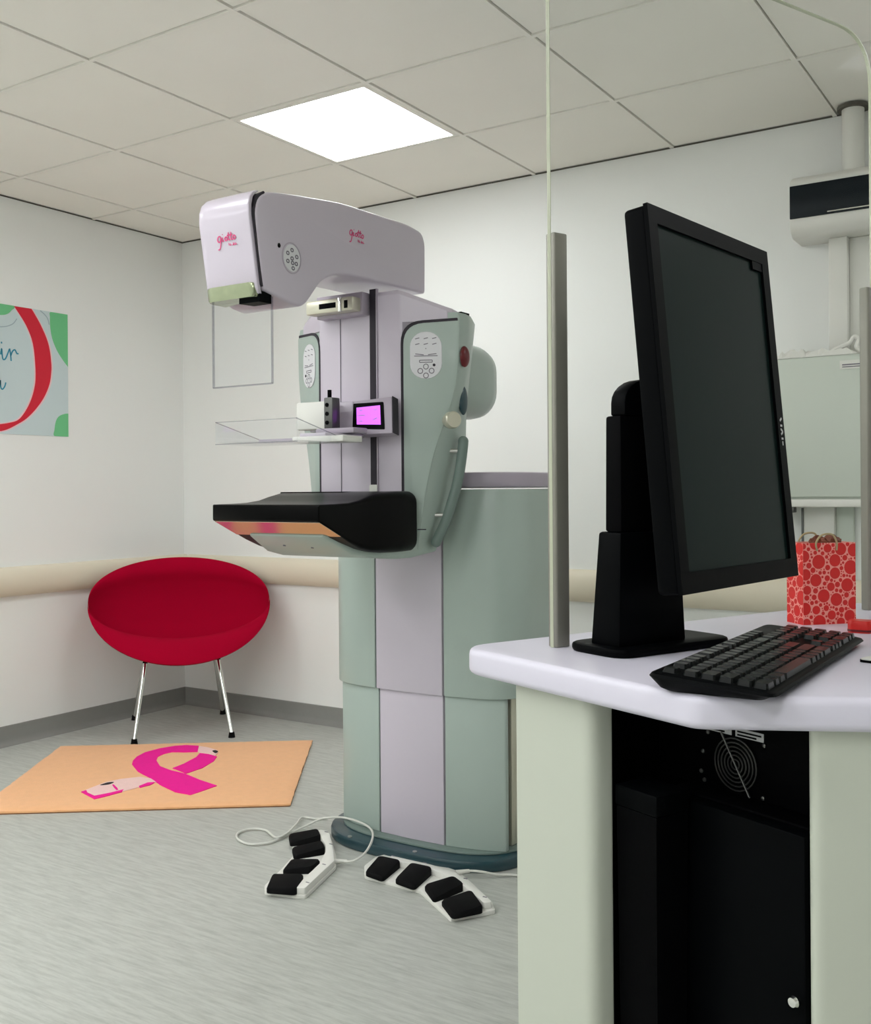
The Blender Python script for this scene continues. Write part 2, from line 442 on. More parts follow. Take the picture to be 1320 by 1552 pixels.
RUGSHAPES = [
 ('ribbon_loop', 'rug_pink', 0.0185, False, [(-3.325, 2.838), (-3.364, 2.877), (-3.401, 2.929), (-3.427, 2.995), (-3.425, 3.076), (-3.402, 3.14), (-3.37, 3.175), (-3.313, 3.195), (-3.244, 3.121), (-3.284, 3.087), (-3.333, 3.062), (-3.339, 3.019), (-3.325, 2.975), (-3.284, 2.93), (-3.203, 2.876), (-3.123, 2.856), (-3.034, 2.851), (-2.919, 2.819), (-2.807, 2.798), (-2.804, 2.709), (-2.804, 2.661), (-2.881, 2.658), (-3.001, 2.694), (-3.105, 2.737), (-3.215, 2.774)]),
 ('ribbon_strand', 'rug_pink', 0.0183, False, [(-3.173, 3.116), (-3.113, 3.105), (-3.073, 3.046), (-3.037, 2.947), (-3.032, 2.856), (-3.137, 2.882), (-3.149, 2.954), (-3.182, 3.053), (-3.217, 3.109)]),
 ('ribbon_highlight', 'rug_pale', 0.0184, False, [(-3.308, 3.193), (-3.261, 3.196), (-3.191, 3.183), (-3.157, 3.154), (-3.132, 3.112), (-3.181, 3.12), (-3.223, 3.115), (-3.243, 3.122)]),
 ('ribbon_eye', 'rug_black', 0.0188, True, [(-3.196, 3.16), (-3.194, 3.176), (-3.169, 3.167), (-3.157, 3.14)]),
 ('ribbon_tail', 'rug_pale', 0.0182, False, [(-3.182, 2.484), (-3.204, 2.605), (-3.191, 2.665), (-3.149, 2.727), (-3.089, 2.735), (-3.039, 2.71), (-3.042, 2.646), (-3.053, 2.549), (-3.074, 2.449)]),
 ('tail_border', 'rug_pink', 0.0186, False, [(-3.179, 2.475), (-3.181, 2.5), (-3.151, 2.481), (-3.095, 2.468), (-3.077, 2.523), (-3.069, 2.58), (-3.049, 2.555), (-3.054, 2.504), (-3.063, 2.442)]),
 ('tail_border', 'rug_pink', 0.0186, False, [(-3.054, 2.638), (-3.062, 2.688), (-3.042, 2.708), (-3.028, 2.67), (-3.035, 2.627)]),
 ('tail_border', 'rug_pink', 0.0186, False, [(-3.151, 2.602), (-3.106, 2.58), (-3.081, 2.565), (-3.082, 2.557), (-3.116, 2.574), (-3.154, 2.596)]),
 ('tail_mark', 'rug_black', 0.0187, True, [(-3.188, 2.568), (-3.193, 2.607), (-3.175, 2.623), (-3.167, 2.592)])
]
rug()

# ------------------------------------------------------------------ red chair
def chair():
    th = math.radians(49.1)
    root = thing('lounge_chair', 'crimson upholstered shell chair on chrome legs in the room corner', 'chair', (-3.69, 3.447, 0), th)
    a = 0.412
    def shell(name, prof, thick, tipy, tipz, ex, aa=a, lift=0.0):
        pts = catmull([(0, y, z) for y, z in prof], 5)
        N = len(pts); rings = []
        S = 46
        for k in range(S+1):
            t = -1+2*k/S
            x = aa*math.sin(t*PI/2)
            s = max(1e-3, math.cos(t*PI/2))**ex
            inner = []; outer = []
            for i, p in enumerate(pts):
                d = (pts[min(i+1, N-1)]-pts[max(i-1, 0)]).normalized()
                nrm = Vector((0, d.z, -d.y))            # outward (down / back)
                tt = thick*(0.25+0.75*s)
                e = min(i, N-1-i)/4.0
                tk = tt*min(1.0, math.sqrt(min(1.0, e)*0.75+0.25)) if e < 1 else tt
                inner.append(Vector((x, tipy+p.y*s, tipz+p.z*s)))
                outer.append(Vector((x, tipy+p.y*s+nrm.y*tk*(0.2+.8*s), tipz+p.z*s+nrm.z*tk*(0.2+.8*s))))
            rings.append(inner+outer[::-1])
        return obj(name, loft(rings), 'red_fabric', root, local=True, ang=60)
    # profiles: (forward is -y, z) relative to the line joining the tips
    shell('back_shell', [(-0.03, -0.218), (0.08, -0.21), (0.172, -0.145), (0.216, -0.03), (0.214, 0.06), (0.198, 0.115), (0.203, 0.155), (0.228, 0.186)], 0.042, -0.036, 0.616, 0.9, a+0.004)
    shell('seat_shell', [(-0.262, -0.262), (-0.240, -0.222), (-0.190, -0.172), (-0.138, -0.160), (-0.085, -0.205), (0.0, -0.225), (0.10, -0.22)], 0.034, -0.042, 0.613, 1.0, a+0.006)
    for sx in (-1, 1):
        for sy, yb in ((-1, -0.26), (1, 0.255)):
            top = Vector((sx*0.155, sy*0.11, 0.40)); bot = Vector((sx*0.214, yb, 0.012))
            l = obj('leg', cyl(top, bot, 0.0095, 0.0095, 14), 'chrome', root, local=True)
            obj('foot_cap', cyl(bot+Vector((0, 0, 0.012)), bot-Vector((0, 0, 0.012)), 0.012, 0.016, 14), 'rubber', l, local=True)
            obj('bracket', cyl(top+Vector((0, 0, 0.02)), top+(bot-top)*0.16, 0.014, 0.011, 12), 'black', l, local=True)
chair()

# ------------------------------------------------------------------ mammography machine
MX = -1.806
def mirror_plan(half):
    """half: list of (dx>=0, y) front to back on the right side"""
    return [(MX-d, y) for d, y in half[::-1]]+[(MX+d, y) for d, y in half]
def machine():
    R = thing('mammography_machine', 'tall lilac and grey-green mammography machine with black breast support', 'medical machine', (MX, 2.85, 0))
    # ---- base plinth
    plan = []
    for k in range(48):
        t = 2*PI*k/48
        cx, sy = math.cos(t), math.sin(t)
        plan.append((MX-0.005+0.365*math.copysign(abs(cx)**0.62, cx), 2.88+0.335*math.copysign(abs(sy)**0.62, sy)))
    b = obj('base_plinth', prism(plan, 0.0, 0.036, b=0.008, seg=2), 'teal', R)
    inset = [(MX+(x-MX)*0.94, 2.89+(y-2.88)*0.875) for x, y in plan]
    obj('plinth_step', prism(inset, 0.036, 0.044, b=0.003, seg=2), 'green_dark', b)
    for dx, y in ((-0.19, 2.565), (0.06, 2.56)):
        obj('screw', cyl((MX+dx, y, 0.035), (MX+dx, y, 0.038), 0.007, n=12), 'steel', b)
    # ---- column tiers
    def tier(z0, z1, hw, off, depth, name, wrap=True):
        core = [(hw-0.03, 2.655-off), (hw-0.03, depth)]
        c = obj(name, prism(mirror_plan([(0.10, 2.645-off), (0.20, 2.66-off), (hw-0.03, 2.715-off if not wrap else 2.76), (hw-0.03, depth-0.01)]), z0, z1), 'dark_seam', R)
        fw = 0.1185+off*0.4
        obj('front_panel', prism([(MX-fw, 2.632-off), (MX, 2.627-off), (MX+fw, 2.632-off), (MX+fw, 2.66-off), (MX-fw, 2.66-off)], z0, z1, b=0.003), 'lilac', c)
        for s in (-1, 1):
            g = fw+0.005
            if wrap:
                front = [(g, 2.633-off), (0.18, 2.640-off), (0.24, 2.650-off), (0.29, 2.668-off), (0.325, 2.70-off), (hw-0.006, 2.75-off), (hw, 2.81-off), (hw, depth)]
                back = [(hw-0.02, depth), (hw-0.03, 2.78-off), (0.2, 2.69-off), (g, 2.66-off)]
            else:
                front = [(g, 2.633-off), (0.18, 2.642-off), (0.25, 2.658-off), (hw, 2.682-off)]
                back = [(hw, 2.70-off), (0.2, 2.68-off), (g, 2.66-off)]
            fr = [tuple(v)[:2] for v in catmull([(a, b2, 0) for a, b2 in front], 5)]
            obj('side_panel', prism([(MX+s*a, y) for a, y in fr+back], z0, z1, b=0.003, ang=40), 'green', c)
        return c
    lo = tier(0.044, 0.52, 0.307, 0.0, 2.80, 'lower_column', False)
    obj('guide_rail', box(MX+0.270, MX+0.298, 2.735, 2.775, 0.044, 0.52, 0.004), 'champagne', lo)
    obj('guide_rail', box(MX+0.255, MX+0.305, 2.79, 3.02, 0.044, 0.52, 0.004), 'steel', lo)
    obj('guide_rail', box(MX-0.298, MX-0.270, 2.735, 2.775, 0.044, 0.52, 0.004), 'champagne', lo)
    obj('rear_cover', box(MX-0.26, MX+0.25, 2.84, 3.04, 0.044, 0.52, 0.004), 'green_dark', lo)
    up = tier(0.50, 1.125, 0.355, 0.012, 2.95, 'upper_column')
    obj('rear_cover', box(MX-0.33, MX+0.33, 2.90, 2.96, 0.50, 1.125, 0.004), 'green', up)
    cap = mirror_plan([(0.12, 2.635), (0.25, 2.65), (0.31, 2.69), (0.345, 2.75), (0.352, 2.81), (0.352, 2.94), (0.33, 2.955)])
    obj('top_cap', prism(cap, 1.129, 1.176, b=0.008), 'lilac_dark', up)
    obj('neck', prism(rrect_at(MX-0.02, 2.76, 0.09, 0.09, 0.03), 1.176, 1.40), 'green_dark', R)
    # ---- rotation hub behind the arm
    rings = []
    for y, k in ((2.58, 1.0), (2.74, 1.0), (2.80, 0.99), (2.84, 0.94), (2.865, 0.8), (2.87, 0.6)):
        rings.append([(MX+a*k, y, 1.463+c*k) for a, c in rrect(0.208, 0.118, 0.085, 7)])
    obj('rotation_hub', loft(rings), 'green', R)
    # ---- C-arm shell
    def top_z(d, y): return 1.69 - max(0, d-0.14)/0.146*0.062 - max(0, y-2.46)*0.12
    half = [(0.0, 2.38), (0.138, 2.38), (0.15, 2.384), (0.262, 2.443), (0.270, 2.46), (0.262, 2.53), (0.20, 2.60), (0.0, 2.62)]
    pl = [(MX-d, y, d) for d, y in half[::-1][:-1]]+[(MX+d, y, d) for d, y in half[1:]]
    pl = [(MX, 2.64, 0)]+[(MX-d, y, d) for d, y in half[::-1][1:-1]]+[(MX+d, y, d) for d, y in half[1:-1]]
    def nar(x, y, d): return (MX+math.copysign(min(d, 0.152), x-MX), min(y, 2.60))
    lowp = [nar(x, y, d) for x, y, d in pl]
    arm = obj('gantry_arm', loft([[(x, y, 1.02) for x, y in lowp], [(x, y, 1.57) for x, y in lowp], [(x, y, 1.598) for x, y, d in pl], [(x, y, top_z(d, y)-0.012) for x, y, d in pl], [(MX+(x-MX)*0.985, 2.5+(y-2.5)*0.95, top_z(d, y)) for x, y, d in pl]]), 'lilac', R, ang=20)
    obj('top_gasket', box(MX+0.175, MX+0.265, 2.515, 2.56, 1.628, 1.634), 'black', arm)
    # slot, seams and centre plate on the front
    obj('track_slot', box(MX+0.041, MX+0.063, 2.3775, 2.39, 1.12, 1.70), 'dark_seam', arm)
    obj('track_rail', box(MX+0.064, MX+0.068, 2.376, 2.384, 1.12, 1.70), 'lilac_dark', arm)
    obj('panel_seam', box(MX-0.068, MX-0.066, 2.3785, 2.39, 1.12, 1.64), 'ink', arm)
    obj('slot_foot', box(MX+0.038, MX+0.066, 2.374, 2.386, 1.12, 1.14), 'steel', arm)
    # ---- green wings with keypads
    L = math.hypot(0.146, 0.075)
    for s in (1, -1):
        d = Vector((s*0.146/L, 0.075/L, 0)); nrm = Vector((s*0.075/L, -0.146/L, 0))
        o = Vector((MX+s*0.14, 2.38, 0))
        fn = frame_fn(o+nrm*0.004, d, (0, 0, 1), nrm)
        out = fillet([(0.012, 0.957), (0.052, 0.952), (0.075, 1.12), (0.105, 1.25), (0.150, 1.36), (0.170, 1.46), (0.175, 1.60), (0.012, 1.592)],
                     [0.0, 0.01, 0.05, 0.08, 0.06, 0.05, 0.012, 0.06], 7)
        wname = 'arm_wing'
        w_ = obj(wname, prism(out, 0.0, -0.05, fn=fn, b=0.006, seg=2, ang=50), 'green', R)
        out0 = fillet([(0.006, 0.96), (0.03, 0.96), (0.06, 1.3), (0.165, 1.55), (0.168, 1.606), (0.006, 1.598)], [0, 0, 0, 0, 0.004, 0.062], 7)
        obj('gasket', prism(out0, -0.002, -0.0042, fn=fn), 'dark_seam', w_)
        # side of the wing: swept back to a rear contour that narrows towards the foot
        def sec(z, s1, dr, ztop=None):
            f0 = fn(0.016, z, -0.006); f1 = fn(s1, z, -0.006); rr = Vector((MX+s*dr, 2.58, z)); ri = Vector((MX+s*0.12, 2.58, z))
            m1 = f1.lerp(rr, 0.35)+Vector((s*0.012, -0.004, 0)); m2 = f1.lerp(rr, 0.7)+Vector((s*0.010, 0, 0))
            return [f0, f1, m1, m2, rr, ri]
        secs = [sec(0.953, 0.050, 0.128), sec(0.99, 0.055, 0.15), sec(1.041, 0.064, 0.177), sec(1.128, 0.076, 0.205), sec(1.206, 0.095, 0.224), sec(1.273, 0.115, 0.238),
                sec(1.36, 0.149, 0.241), sec(1.456, 0.169, 0.253), sec(1.532, 0.172, 0.263), sec(1.605, 0.173, 0.272), sec(1.622, 0.166, 0.262)]
        obj('wing_side', loft(secs), 'green', w_, ang=50)
        # keypad
        kp = [(0.078+a, 1.502+c) for a, c in rrect(0.045, 0.066, 0.042, 6)]
        k = obj('keypad', prism(kp, 0.0, 0.003, fn=fn, b=0.001, seg=1), 'keypad', w_)
        lines = []
        for row, zz in enumerate((0.046, 0.030)):
            for c in (-0.024, 0.0, 0.024):
                lines.append([(0.078+c-0.006, 1.502+zz), (0.078+c+0.006, 1.502+zz+0.003)])
        lines += [[(0.048, 1.506), (0.072, 1.503)], [(0.084, 1.503), (0.108, 1.506)], [(0.045, 1.5), (0.111, 1.5)]]
        lines += [[(0.06, 1.488), (0.096, 1.488)], [(0.06, 1.482), (0.096, 1.482)], [(0.06, 1.488), (0.06, 1.482)], [(0.096, 1.488), (0.096, 1.482)]]
        for c, zz in ((0.078, 1.47), (0.078, 1.445), (0.062, 1.458), (0.094, 1.458)):
            lines.append([(c+0.007*math.cos(t*PI/4), zz+0.007*math.sin(t*PI/4)) for t in range(9)])
        lines.append([(0.078, 1.522+0.004*0), (0.078, 1.519)])
        obj('keypad_print', strokes(lines, fn, 0.0022, 0.0004, 0.0031), 'ink', k, smooth=False)
        obj('key_dot', prism([(0.101+0.004*math.cos(t*PI/6), 1.474+0.004*math.sin(t*PI/6)) for t in range(12)], 0.003, 0.0045, fn=fn), 'dark_seam', k)
        # emergency stop, oval grip, knob
        nn = (d*0.8+nrm*0.6).normalized()
        e = fn(0.180, 1.499, -0.026)
        q = lathe([(0.027, -0.006), (0.027, 0.003), (0.023, 0.006), (0.0, 0.006)], e, nn, 24); obj('button_collar', q, 'green_dark', w_)
        obj('emergency_button', ellipsoid(e+nn*0.006, (0.020, 0.030, 0.010), nn), 'red_button', w_)
        e2 = fn(0.178, 1.378, -0.052)
        tt = bmesh.new(); bmesh.ops.create_uvsphere(tt, u_segments=20, v_segments=10, radius=1)
        tt.transform(Matrix.Translation(e2) @ nn.to_track_quat('Z', 'Y').to_matrix().to_4x4() @ Matrix.Rotation(0.0, 4, 'Z') @ Matrix.Diagonal((0.018, 0.042, 0.008, 1)))
        obj('grip_recess', tt, 'teal', w_)
        kc = fn(0.140, 1.318, 0.0); kd = (nrm*0.9+d*0.5).normalized()
        if s > 0: obj('knob', lathe([(0.016, -0.03), (0.016, 0.006), (0.022, 0.008), (0.024, 0.014), (0.024, 0.034), (0.021, 0.039), (0.0, 0.041)], kc, kd, 22), 'champagne', w_)
        # patient handle
        hp = [(0.152, 1.262), (0.150, 1.24), (0.140, 1.17), (0.122, 1.10), (0.098, 1.03), (0.072, 0.975)]
        hpts = catmull([fn(a, z, -0.055) + d*0.025 for a, z in hp], 6)
        h = obj('handle', tube(hpts, 0.0150, 14), 'green_dark', w_)
        for idx in (0, -1):
            obj('handle_end', ellipsoid(hpts[idx], (0.0152, 0.0152, 0.0152)), 'green_dark', h)
        for a, z in ((0.150, 1.235), (0.113, 1.052)):
            c0 = fn(a, z, -0.055)+d*0.02
            obj('handle_mount', cyl(c0, c0-d*0.06, 0.006, n=12), 'steel', h)
        obj('base_seam', box(-0.0, 0.0, 0, 0, 0, 0) if False else strokes([[(0.05, 1.013), (0.075, 1.013)]], fn, 0.003, 0.001, 0.0), 'dark_seam', w_, smooth=False)
    # ---- tube head
    hx = 0.096
    prof = [(1.858, 1.70), (1.874, 1.614), (1.94, 1.600), (2.008, 1.590), (2.035, 1.604), (2.097, 1.673), (2.143, 1.694), (2.214, 1.707), (2.305, 1.710), (2.587, 1.714),
            (2.589, 1.865), (2.572, 1.896), (2.501, 1.905), (2.188, 1.897), (1.974, 1.871), (1.886, 1.856), (1.855, 1.835), (1.844, 1.80)]
    prof = fillet(prof, [0.01, 0.012, 0.02, 0.02, 0.02, 0.03, 0.02, 0.02, 0, 0.01, 0.02, 0.02, 0.03, 0.05, 0.05, 0.02, 0.02, 0.02], 3)
    hbm = prism(prof, MX-hx, MX+hx, 'x', b=0.014, seg=4, ang=60)
    for v in hbm.verts:
        if v.co.y < 1.96: v.co.y += (MX+hx-v.co.x)/(2*hx)*0.05*min(1, (1.96-v.co.y)/0.08)
    head = obj('tube_head', hbm, 'lilac', R, ang=50)
    # front cap: stacked rounded rings leaning back toward the bottom
    rings = []
    for z, k, dy in ((1.602, 0.90, 0.012), (1.606, 0.97, 0.004), (1.62, 1, 0), (1.68, 1, 0), (1.74, 1, 0), (1.79, 1, 0.0), (1.815, 0.995, 0.004), (1.835, 0.98, 0.014), (1.848, 0.95, 0.028), (1.856, 0.9, 0.045), (1.858, 0.8, 0.055)):
        lean = (1.80-z)*0.17
        yf = 1.829+lean+dy; yb = yf+0.010
        r = []
        hw = (hx-0.002)*k
        rr = 0.05
        hr = hw-0.005
        pts = [(-hw, yb+0.055), (-hw, yf), (hr, yf), (hr, yb)]
        r = fillet(pts, [0, 0.06, 0.006, 0], 7)
        rings.append([(MX+a, y, z) for a, y in r])
    obj('front_cover', loft(rings), 'lilac', head, ang=50)
    rings = []
    for z, k in ((1.603, 0.95), (1.607, 0.985), (1.634, 1.0), (1.637, 0.97)):
        lean = (1.80-z)*0.17
        r = fillet([(-hx*0.95*k, 1.93), (-hx*0.95*k, 1.823+lean), (hx*0.86*k, 1.823+lean), (hx*0.86*k, 1.89)], [0, 0.06, 0.02, 0], 6)
        rings.append([(MX+a, y, z-0.006) for a, y in r])
    obj('collimator_window', loft(rings), 'lens_green', head)
    obj('aperture', prism([(MX+0.02, 1.868), (MX+0.085, 1.870), (MX+0.088, 1.91), (MX+0.03, 1.91)], 1.585, 1.612), 'black', head)
    sbm = prism(fillet([(1.882, 1.622), (1.853, 1.80), (1.864, 1.833), (1.884, 1.853), (1.878, 1.856), (1.852, 1.838), (1.838, 1.80), (1.866, 1.622)], 0.004, 2), MX-hx*0.4, MX+hx-0.0035, 'x')
    for v in sbm.verts: v.co.y += (MX+hx-v.co.x)/(2*hx)*0.05
    obj('seam', sbm, 'dark_seam', head)
    for dx in (0.06, 0.075, 0.09):
        obj('clip', ellipsoid((MX+dx-0.02, 1.90+(dx-0.06)*1.2, 1.862), (0.007, 0.012, 0.005)), 'white_plastic', head)
    fnr = frame_fn((MX+hx, 0, 0), (0, 1, 0), (0, 0, 1), (1, 0, 0))
    c = (1.977, 1.709)
    kk = obj('side_keypad', prism([(c[0]+0.031*math.cos(t*PI/12), c[1]+0.034*math.sin(t*PI/12)) for t in range(24)], 0.0, 0.0015, fn=fnr), 'keypad', head)
    obj('keypad_ring', strokes([[(c[0]+0.035*math.cos(t*PI/12), c[1]+0.038*math.sin(t*PI/12)) for t in range(25)]], fnr, 0.003, 0.0008, 0.0), 'lilac_dark', kk, smooth=False)
    ll = []
    for a, z in ((0, 0.02), (-0.016, 0.010), (0.018, 0.006), (0, -0.001), (-0.016, -0.010), (0.002, -0.012), (0.016, -0.012), (0.004, -0.025)):
        ll.append([(c[0]+a+0.005*math.cos(t*PI/3), c[1]+z+0.004*math.sin(t*PI/3)) for t in range(7)])
    obj('keypad_print', strokes(ll, fnr, 0.003, 0.0005, 0.0016), 'ink', kk, smooth=False)
    obj('indicator_hole', prism([(1.93+0.005*math.cos(t*PI/6), 1.732+0.006*math.sin(t*PI/6)) for t in range(12)], 0.0, 0.0012, fn=fnr), 'black', head)
    def logo(fn, k):
        P = lambda pts: [(a*k, b*k) for a, b in pts]
        S = [P([(-18, 4), (-21, 7), (-25, 6), (-28, 1), (-26, -4), (-21, -3), (-18, 3), (-20, -8), (-24, -18), (-29, -19)]),
             P([(-14, 4), (-15, -2), (-13, -4), (-11.5, -2)]), P([(-13, 9), (-12.6, 10.5)]),
             P([(-4, 4), (-8, 1), (-6, -3.5), (-2, -2), (-1, 2), (-4, 4)]),
             P([(4, 12), (2, 2), (3, -3), (6, -2)]), P([(-1, 6), (7, 7)]),
             P([(11, 12), (9, 2), (10, -3), (13, -2)]), P([(6, 6), (14, 7)]),
             P([(19, 5), (15, 2), (16, -3), (20, -2.5), (22, 2), (19, 5)])]
        S2 = [P([(2, -9), (2, -14)]), P([(6, -10), (5, -14), (9, -13)]), P([(13, -10), (16, -12), (12, -14), (17, -14)]), P([(20, -10), (19, -14), (24, -13)])]
        obj('logo', strokes(S, fn, 2.3*k, 0.0004, 0.0008), 'pink_ink', head, smooth=False)['kind'] = 'stuff'
        obj('logo_line', strokes(S2, fn, 1.5*k, 0.0004, 0.0008), 'pink_ink', head, smooth=False)['kind'] = 'stuff'
    logo(frame_fn((MX+hx, 2.25, 1.822), (0, 1, 0), (0, 0, 1), (1, 0, 0)), 0.00125)
    ln = Vector((0, -1, -0.17)).normalized()
    logo(frame_fn((MX+0.012, 1.829+0.17*(1.80-1.742)-0.0006, 1.742), (1, 0, 0), (0, 0.17*-1, 1), ln), 0.0012)
    # chrome holder under the head
    br = obj('filter_holder', box(MX-0.135, MX+0.035, 2.305, 2.345, 1.633, 1.672, 0.004), 'champagne', R)
    obj('holder_slot', box(MX-0.085, MX-0.025, 2.3035, 2.31, 1.645, 1.660), 'black', br)
    obj('holder_slot', box(MX+0.006, MX+0.018, 2.3035, 2.31, 1.640, 1.662), 'black', br)
    obj('holder_plate', box(MX-0.128, MX+0.04, 2.345, 2.38, 1.625, 1.69, 0.003), 'lilac_dark', br)
    obj('holder_rib', box(MX-0.015, MX-0.004, 2.302, 2.31, 1.632, 1.673, 0.001), 'chrome', br)
    # ---- face shield
    sh = obj('face_shield', box(MX-0.100, MX+0.100, 1.897, 1.900, 1.388, 1.60, 0.001, 1), 'acrylic', R)
    for x0, x1, z0, z1 in ((-0.1015, -0.098, 1.388, 1.60), (0.098, 0.1015, 1.388, 1.60), (-0.1, 0.1, 1.386, 1.3895)):
        obj('shield_edge', box(MX+x0, MX+x1, 1.896, 1.901, z0, z1), 'acrylic_edge', sh)
    # ---- bucky (breast support)
    rings = []
    for y, hw, zt, zb, r in ((1.985, 0.181, 1.086, 1.049, 0.004), (1.988, 0.184, 1.089, 1.046, 0.004), (2.05, 0.184, 1.090, 1.018, 0.005), (2.11, 0.185, 1.092, 0.990, 0.008), (2.16, 0.187, 1.098, 0.970, 0.014),
                             (2.20, 0.192, 1.108, 0.960, 0.02), (2.25, 0.200, 1.117, 0.955, 0.025), (2.31, 0.209, 1.121, 0.953, 0.03), (2.37, 0.213, 1.121, 0.953, 0.03), (2.378, 0.211, 1.119, 0.955, 0.03)):
        cz, hz = (zt+zb)/2, (zt-zb)/2
        rings.append([(MX-0.012+a, y, cz+c) for a, c in rrect(hw, hz, r, 5)])
    bk = obj('breast_support', loft(rings), 'gloss_black', R, ang=40)
    mfn = lambda s, q, h: Vector((MX-0.012+s, q, 1.046-(q-1.988)*0.4516-h))
    obj('polished_strip', prism([(-0.180, 1.992), (0.180, 1.992), (0.181, 2.075), (-0.181, 2.075)], 0.0, 0.0012, fn=mfn), 'mirror_black', bk, smooth=False)
    rings = []
    for y, hw, zt, zb in ((2.068, 0.128, 1.020, 1.004), (2.075, 0.135, 1.02, 0.999), (2.16, 0.155, 0.985, 0.956), (2.24, 0.172, 0.97, 0.940), (2.32, 0.186, 0.97, 0.934), (2.38, 0.195, 0.98, 0.934), (2.50, 0.195, 1.05, 0.945), (2.56, 0.17, 1.05, 1.0)):
        cz, hz = (zt+zb)/2, (zt-zb)/2
        rings.append([(MX-0.01+a, y, cz+c) for a, c in rrect(hw, hz, 0.012, 4)])
    un = obj('under_cover', loft(rings), 'green', R, ang=40)
    for dx, y, z in ((-0.06, 2.12, 0.9785), (0.03, 2.13, 0.974)):
        obj('screw', cyl((MX+dx, y, z+0.002), (MX+dx, y-0.001, z-0.004), 0.004, n=10), 'ink', un)
    obj('raised_lip', prism(fillet([(MX-0.235, 2.30), (MX-0.20, 2.27), (MX+0.02, 2.27), (MX+0.05, 2.36), (MX-0.235, 2.36)], 0.01, 3), 1.085, 1.121, b=0.003), 'matt_black', bk)
    # ---- compression carriage with display
    ca = obj('carriage', prism(fillet([(MX-0.150, 2.335), (MX+0.01, 2.335), (MX+0.01, 2.379), (MX-0.150, 2.379)], 0.006, 3), 1.295, 1.378, b=0.004), 'lilac', R)
    tilt = Vector((0, 0.25, 1)).normalized(); fnm = Vector((0, -1, 0.25)).normalized()
    pf = frame_fn((MX+0.07, 2.318, 1.281), (1, 0, 0), tilt, fnm)
    dp = obj('display_housing', prism(fillet([(-0.105, 0.0), (0.090, 0.0), (0.070, 0.108), (-0.080, 0.100), (-0.105, 0.094)], 0.004, 2), -0.03, 0.0, fn=pf, b=0.003), 'lilac_dark', R)
    obj('display_side', prism([(0.0905, 0.002), (0.0930, 0.002), (0.0730, 0.109), (0.0705, 0.109)], -0.028, -0.001, fn=pf), 'dark_seam', dp)
    obj('bezel', prism(fillet([(-0.050, 0.018), (0.063, 0.012), (0.045, 0.093), (-0.060, 0.093)], 0.003, 2), 0.0, 0.002, fn=pf), 'black', dp)
    sc_ = obj('screen', prism([(-0.036, 0.030), (0.048, 0.026), (0.036, 0.083), (-0.046, 0.080)], 0.002, 0.0028, fn=pf), 'display', dp)
    for k_, ln_ in enumerate(([(-0.034, 0.071), (-0.024, 0.071)], [(0.018, 0.071), (0.028, 0.071)], [(-0.034, 0.056), (-0.012, 0.056)], [(-0.030, 0.039), (-0.018, 0.039)], [(0.02, 0.041), (0.032, 0.046)])):
        obj('screen_mark', strokes([ln_], pf, 0.002, 0.0003, 0.0029), 'lilac_dark', sc_, smooth=False)
    obj('carriage_shelf', box(MX-0.044, MX+0.089, 2.235, 2.30, 1.282, 1.297, 0.003), 'lilac_dark', ca)
    br2 = obj('clamp_post', box(MX-0.036, MX-0.006, 2.262, 2.298, 1.297, 1.386, 0.003), 'dim_metal', ca)
    obj('clamp_pin', cyl((MX-0.026, 2.276, 1.384), (MX-0.026, 2.276, 1.408), 0.006, n=12), 'black', br2)
    for z in (1.315, 1.34, 1.365):
        obj('clamp_hole', cyl((MX-0.024, 2.2625, z), (MX-0.024, 2.260, z), 0.006, n=12), 'black', br2)
    obj('side_block', box(MX-0.167, MX-0.040, 2.295, 2.34, 1.300, 1.380, 0.006), 'white_plastic', ca)
    # acrylic paddle tray
    x0, x1, yf, yb, zb = MX-0.187, MX+0.098, 1.99, 2.16, 1.250
    pd = obj('compression_paddle', box(x0, x1, yf, yb, zb, zb+0.003), 'acrylic', R)
    obj('paddle_wall', box(x0, x1, yf, yf+0.003, zb+0.003, zb+0.058), 'acrylic', pd)
    for xx in (x0, x1-0.003):
        obj('paddle_wall', prism([(yf+0.003, zb+0.003), (yb, zb+0.003), (yb, zb+0.018), (yf+0.003, zb+0.058)], xx, xx+0.003, 'x'), 'acrylic', pd)
    obj('paddle_edge', box(x0, x1, yf-0.0005, yf+0.003, zb-0.0015, zb+0.0005), 'acrylic_edge', pd)
    obj('paddle_edge', box(x0, x1, yf, yf+0.0025, zb+0.0575, zb+0.059), 'acrylic_edge', pd)
    for xx in (x0, x1-0.003):
        obj('paddle_edge', prism([(yf, zb+0.0575), (yb, zb+0.0175), (yb, zb+0.0192), (yf, zb+0.0592)], xx, xx+0.0025, 'x'), 'acrylic_edge', pd)
    obj('paddle_strip', box(x0+0.01, x1-0.06, yb-0.012, yb, zb+0.006, zb+0.018), 'lilac_dark', pd)
    obj('paddle_mount', box(MX-0.04, MX+0.135, yb-0.03, 2.215, zb+0.003, zb+0.020, 0.003), 'white_plastic', pd)
    obj('paddle_mount', box(MX-0.03, MX+0.06, 2.15, 2.32, zb+0.020, zb+0.030, 0.002), 'lilac', pd)
def rrect_at(cx, cy, hx, hy, r): return [(cx+a, cy+b) for a, b in rrect(hx, hy, r, 4)]
machine()

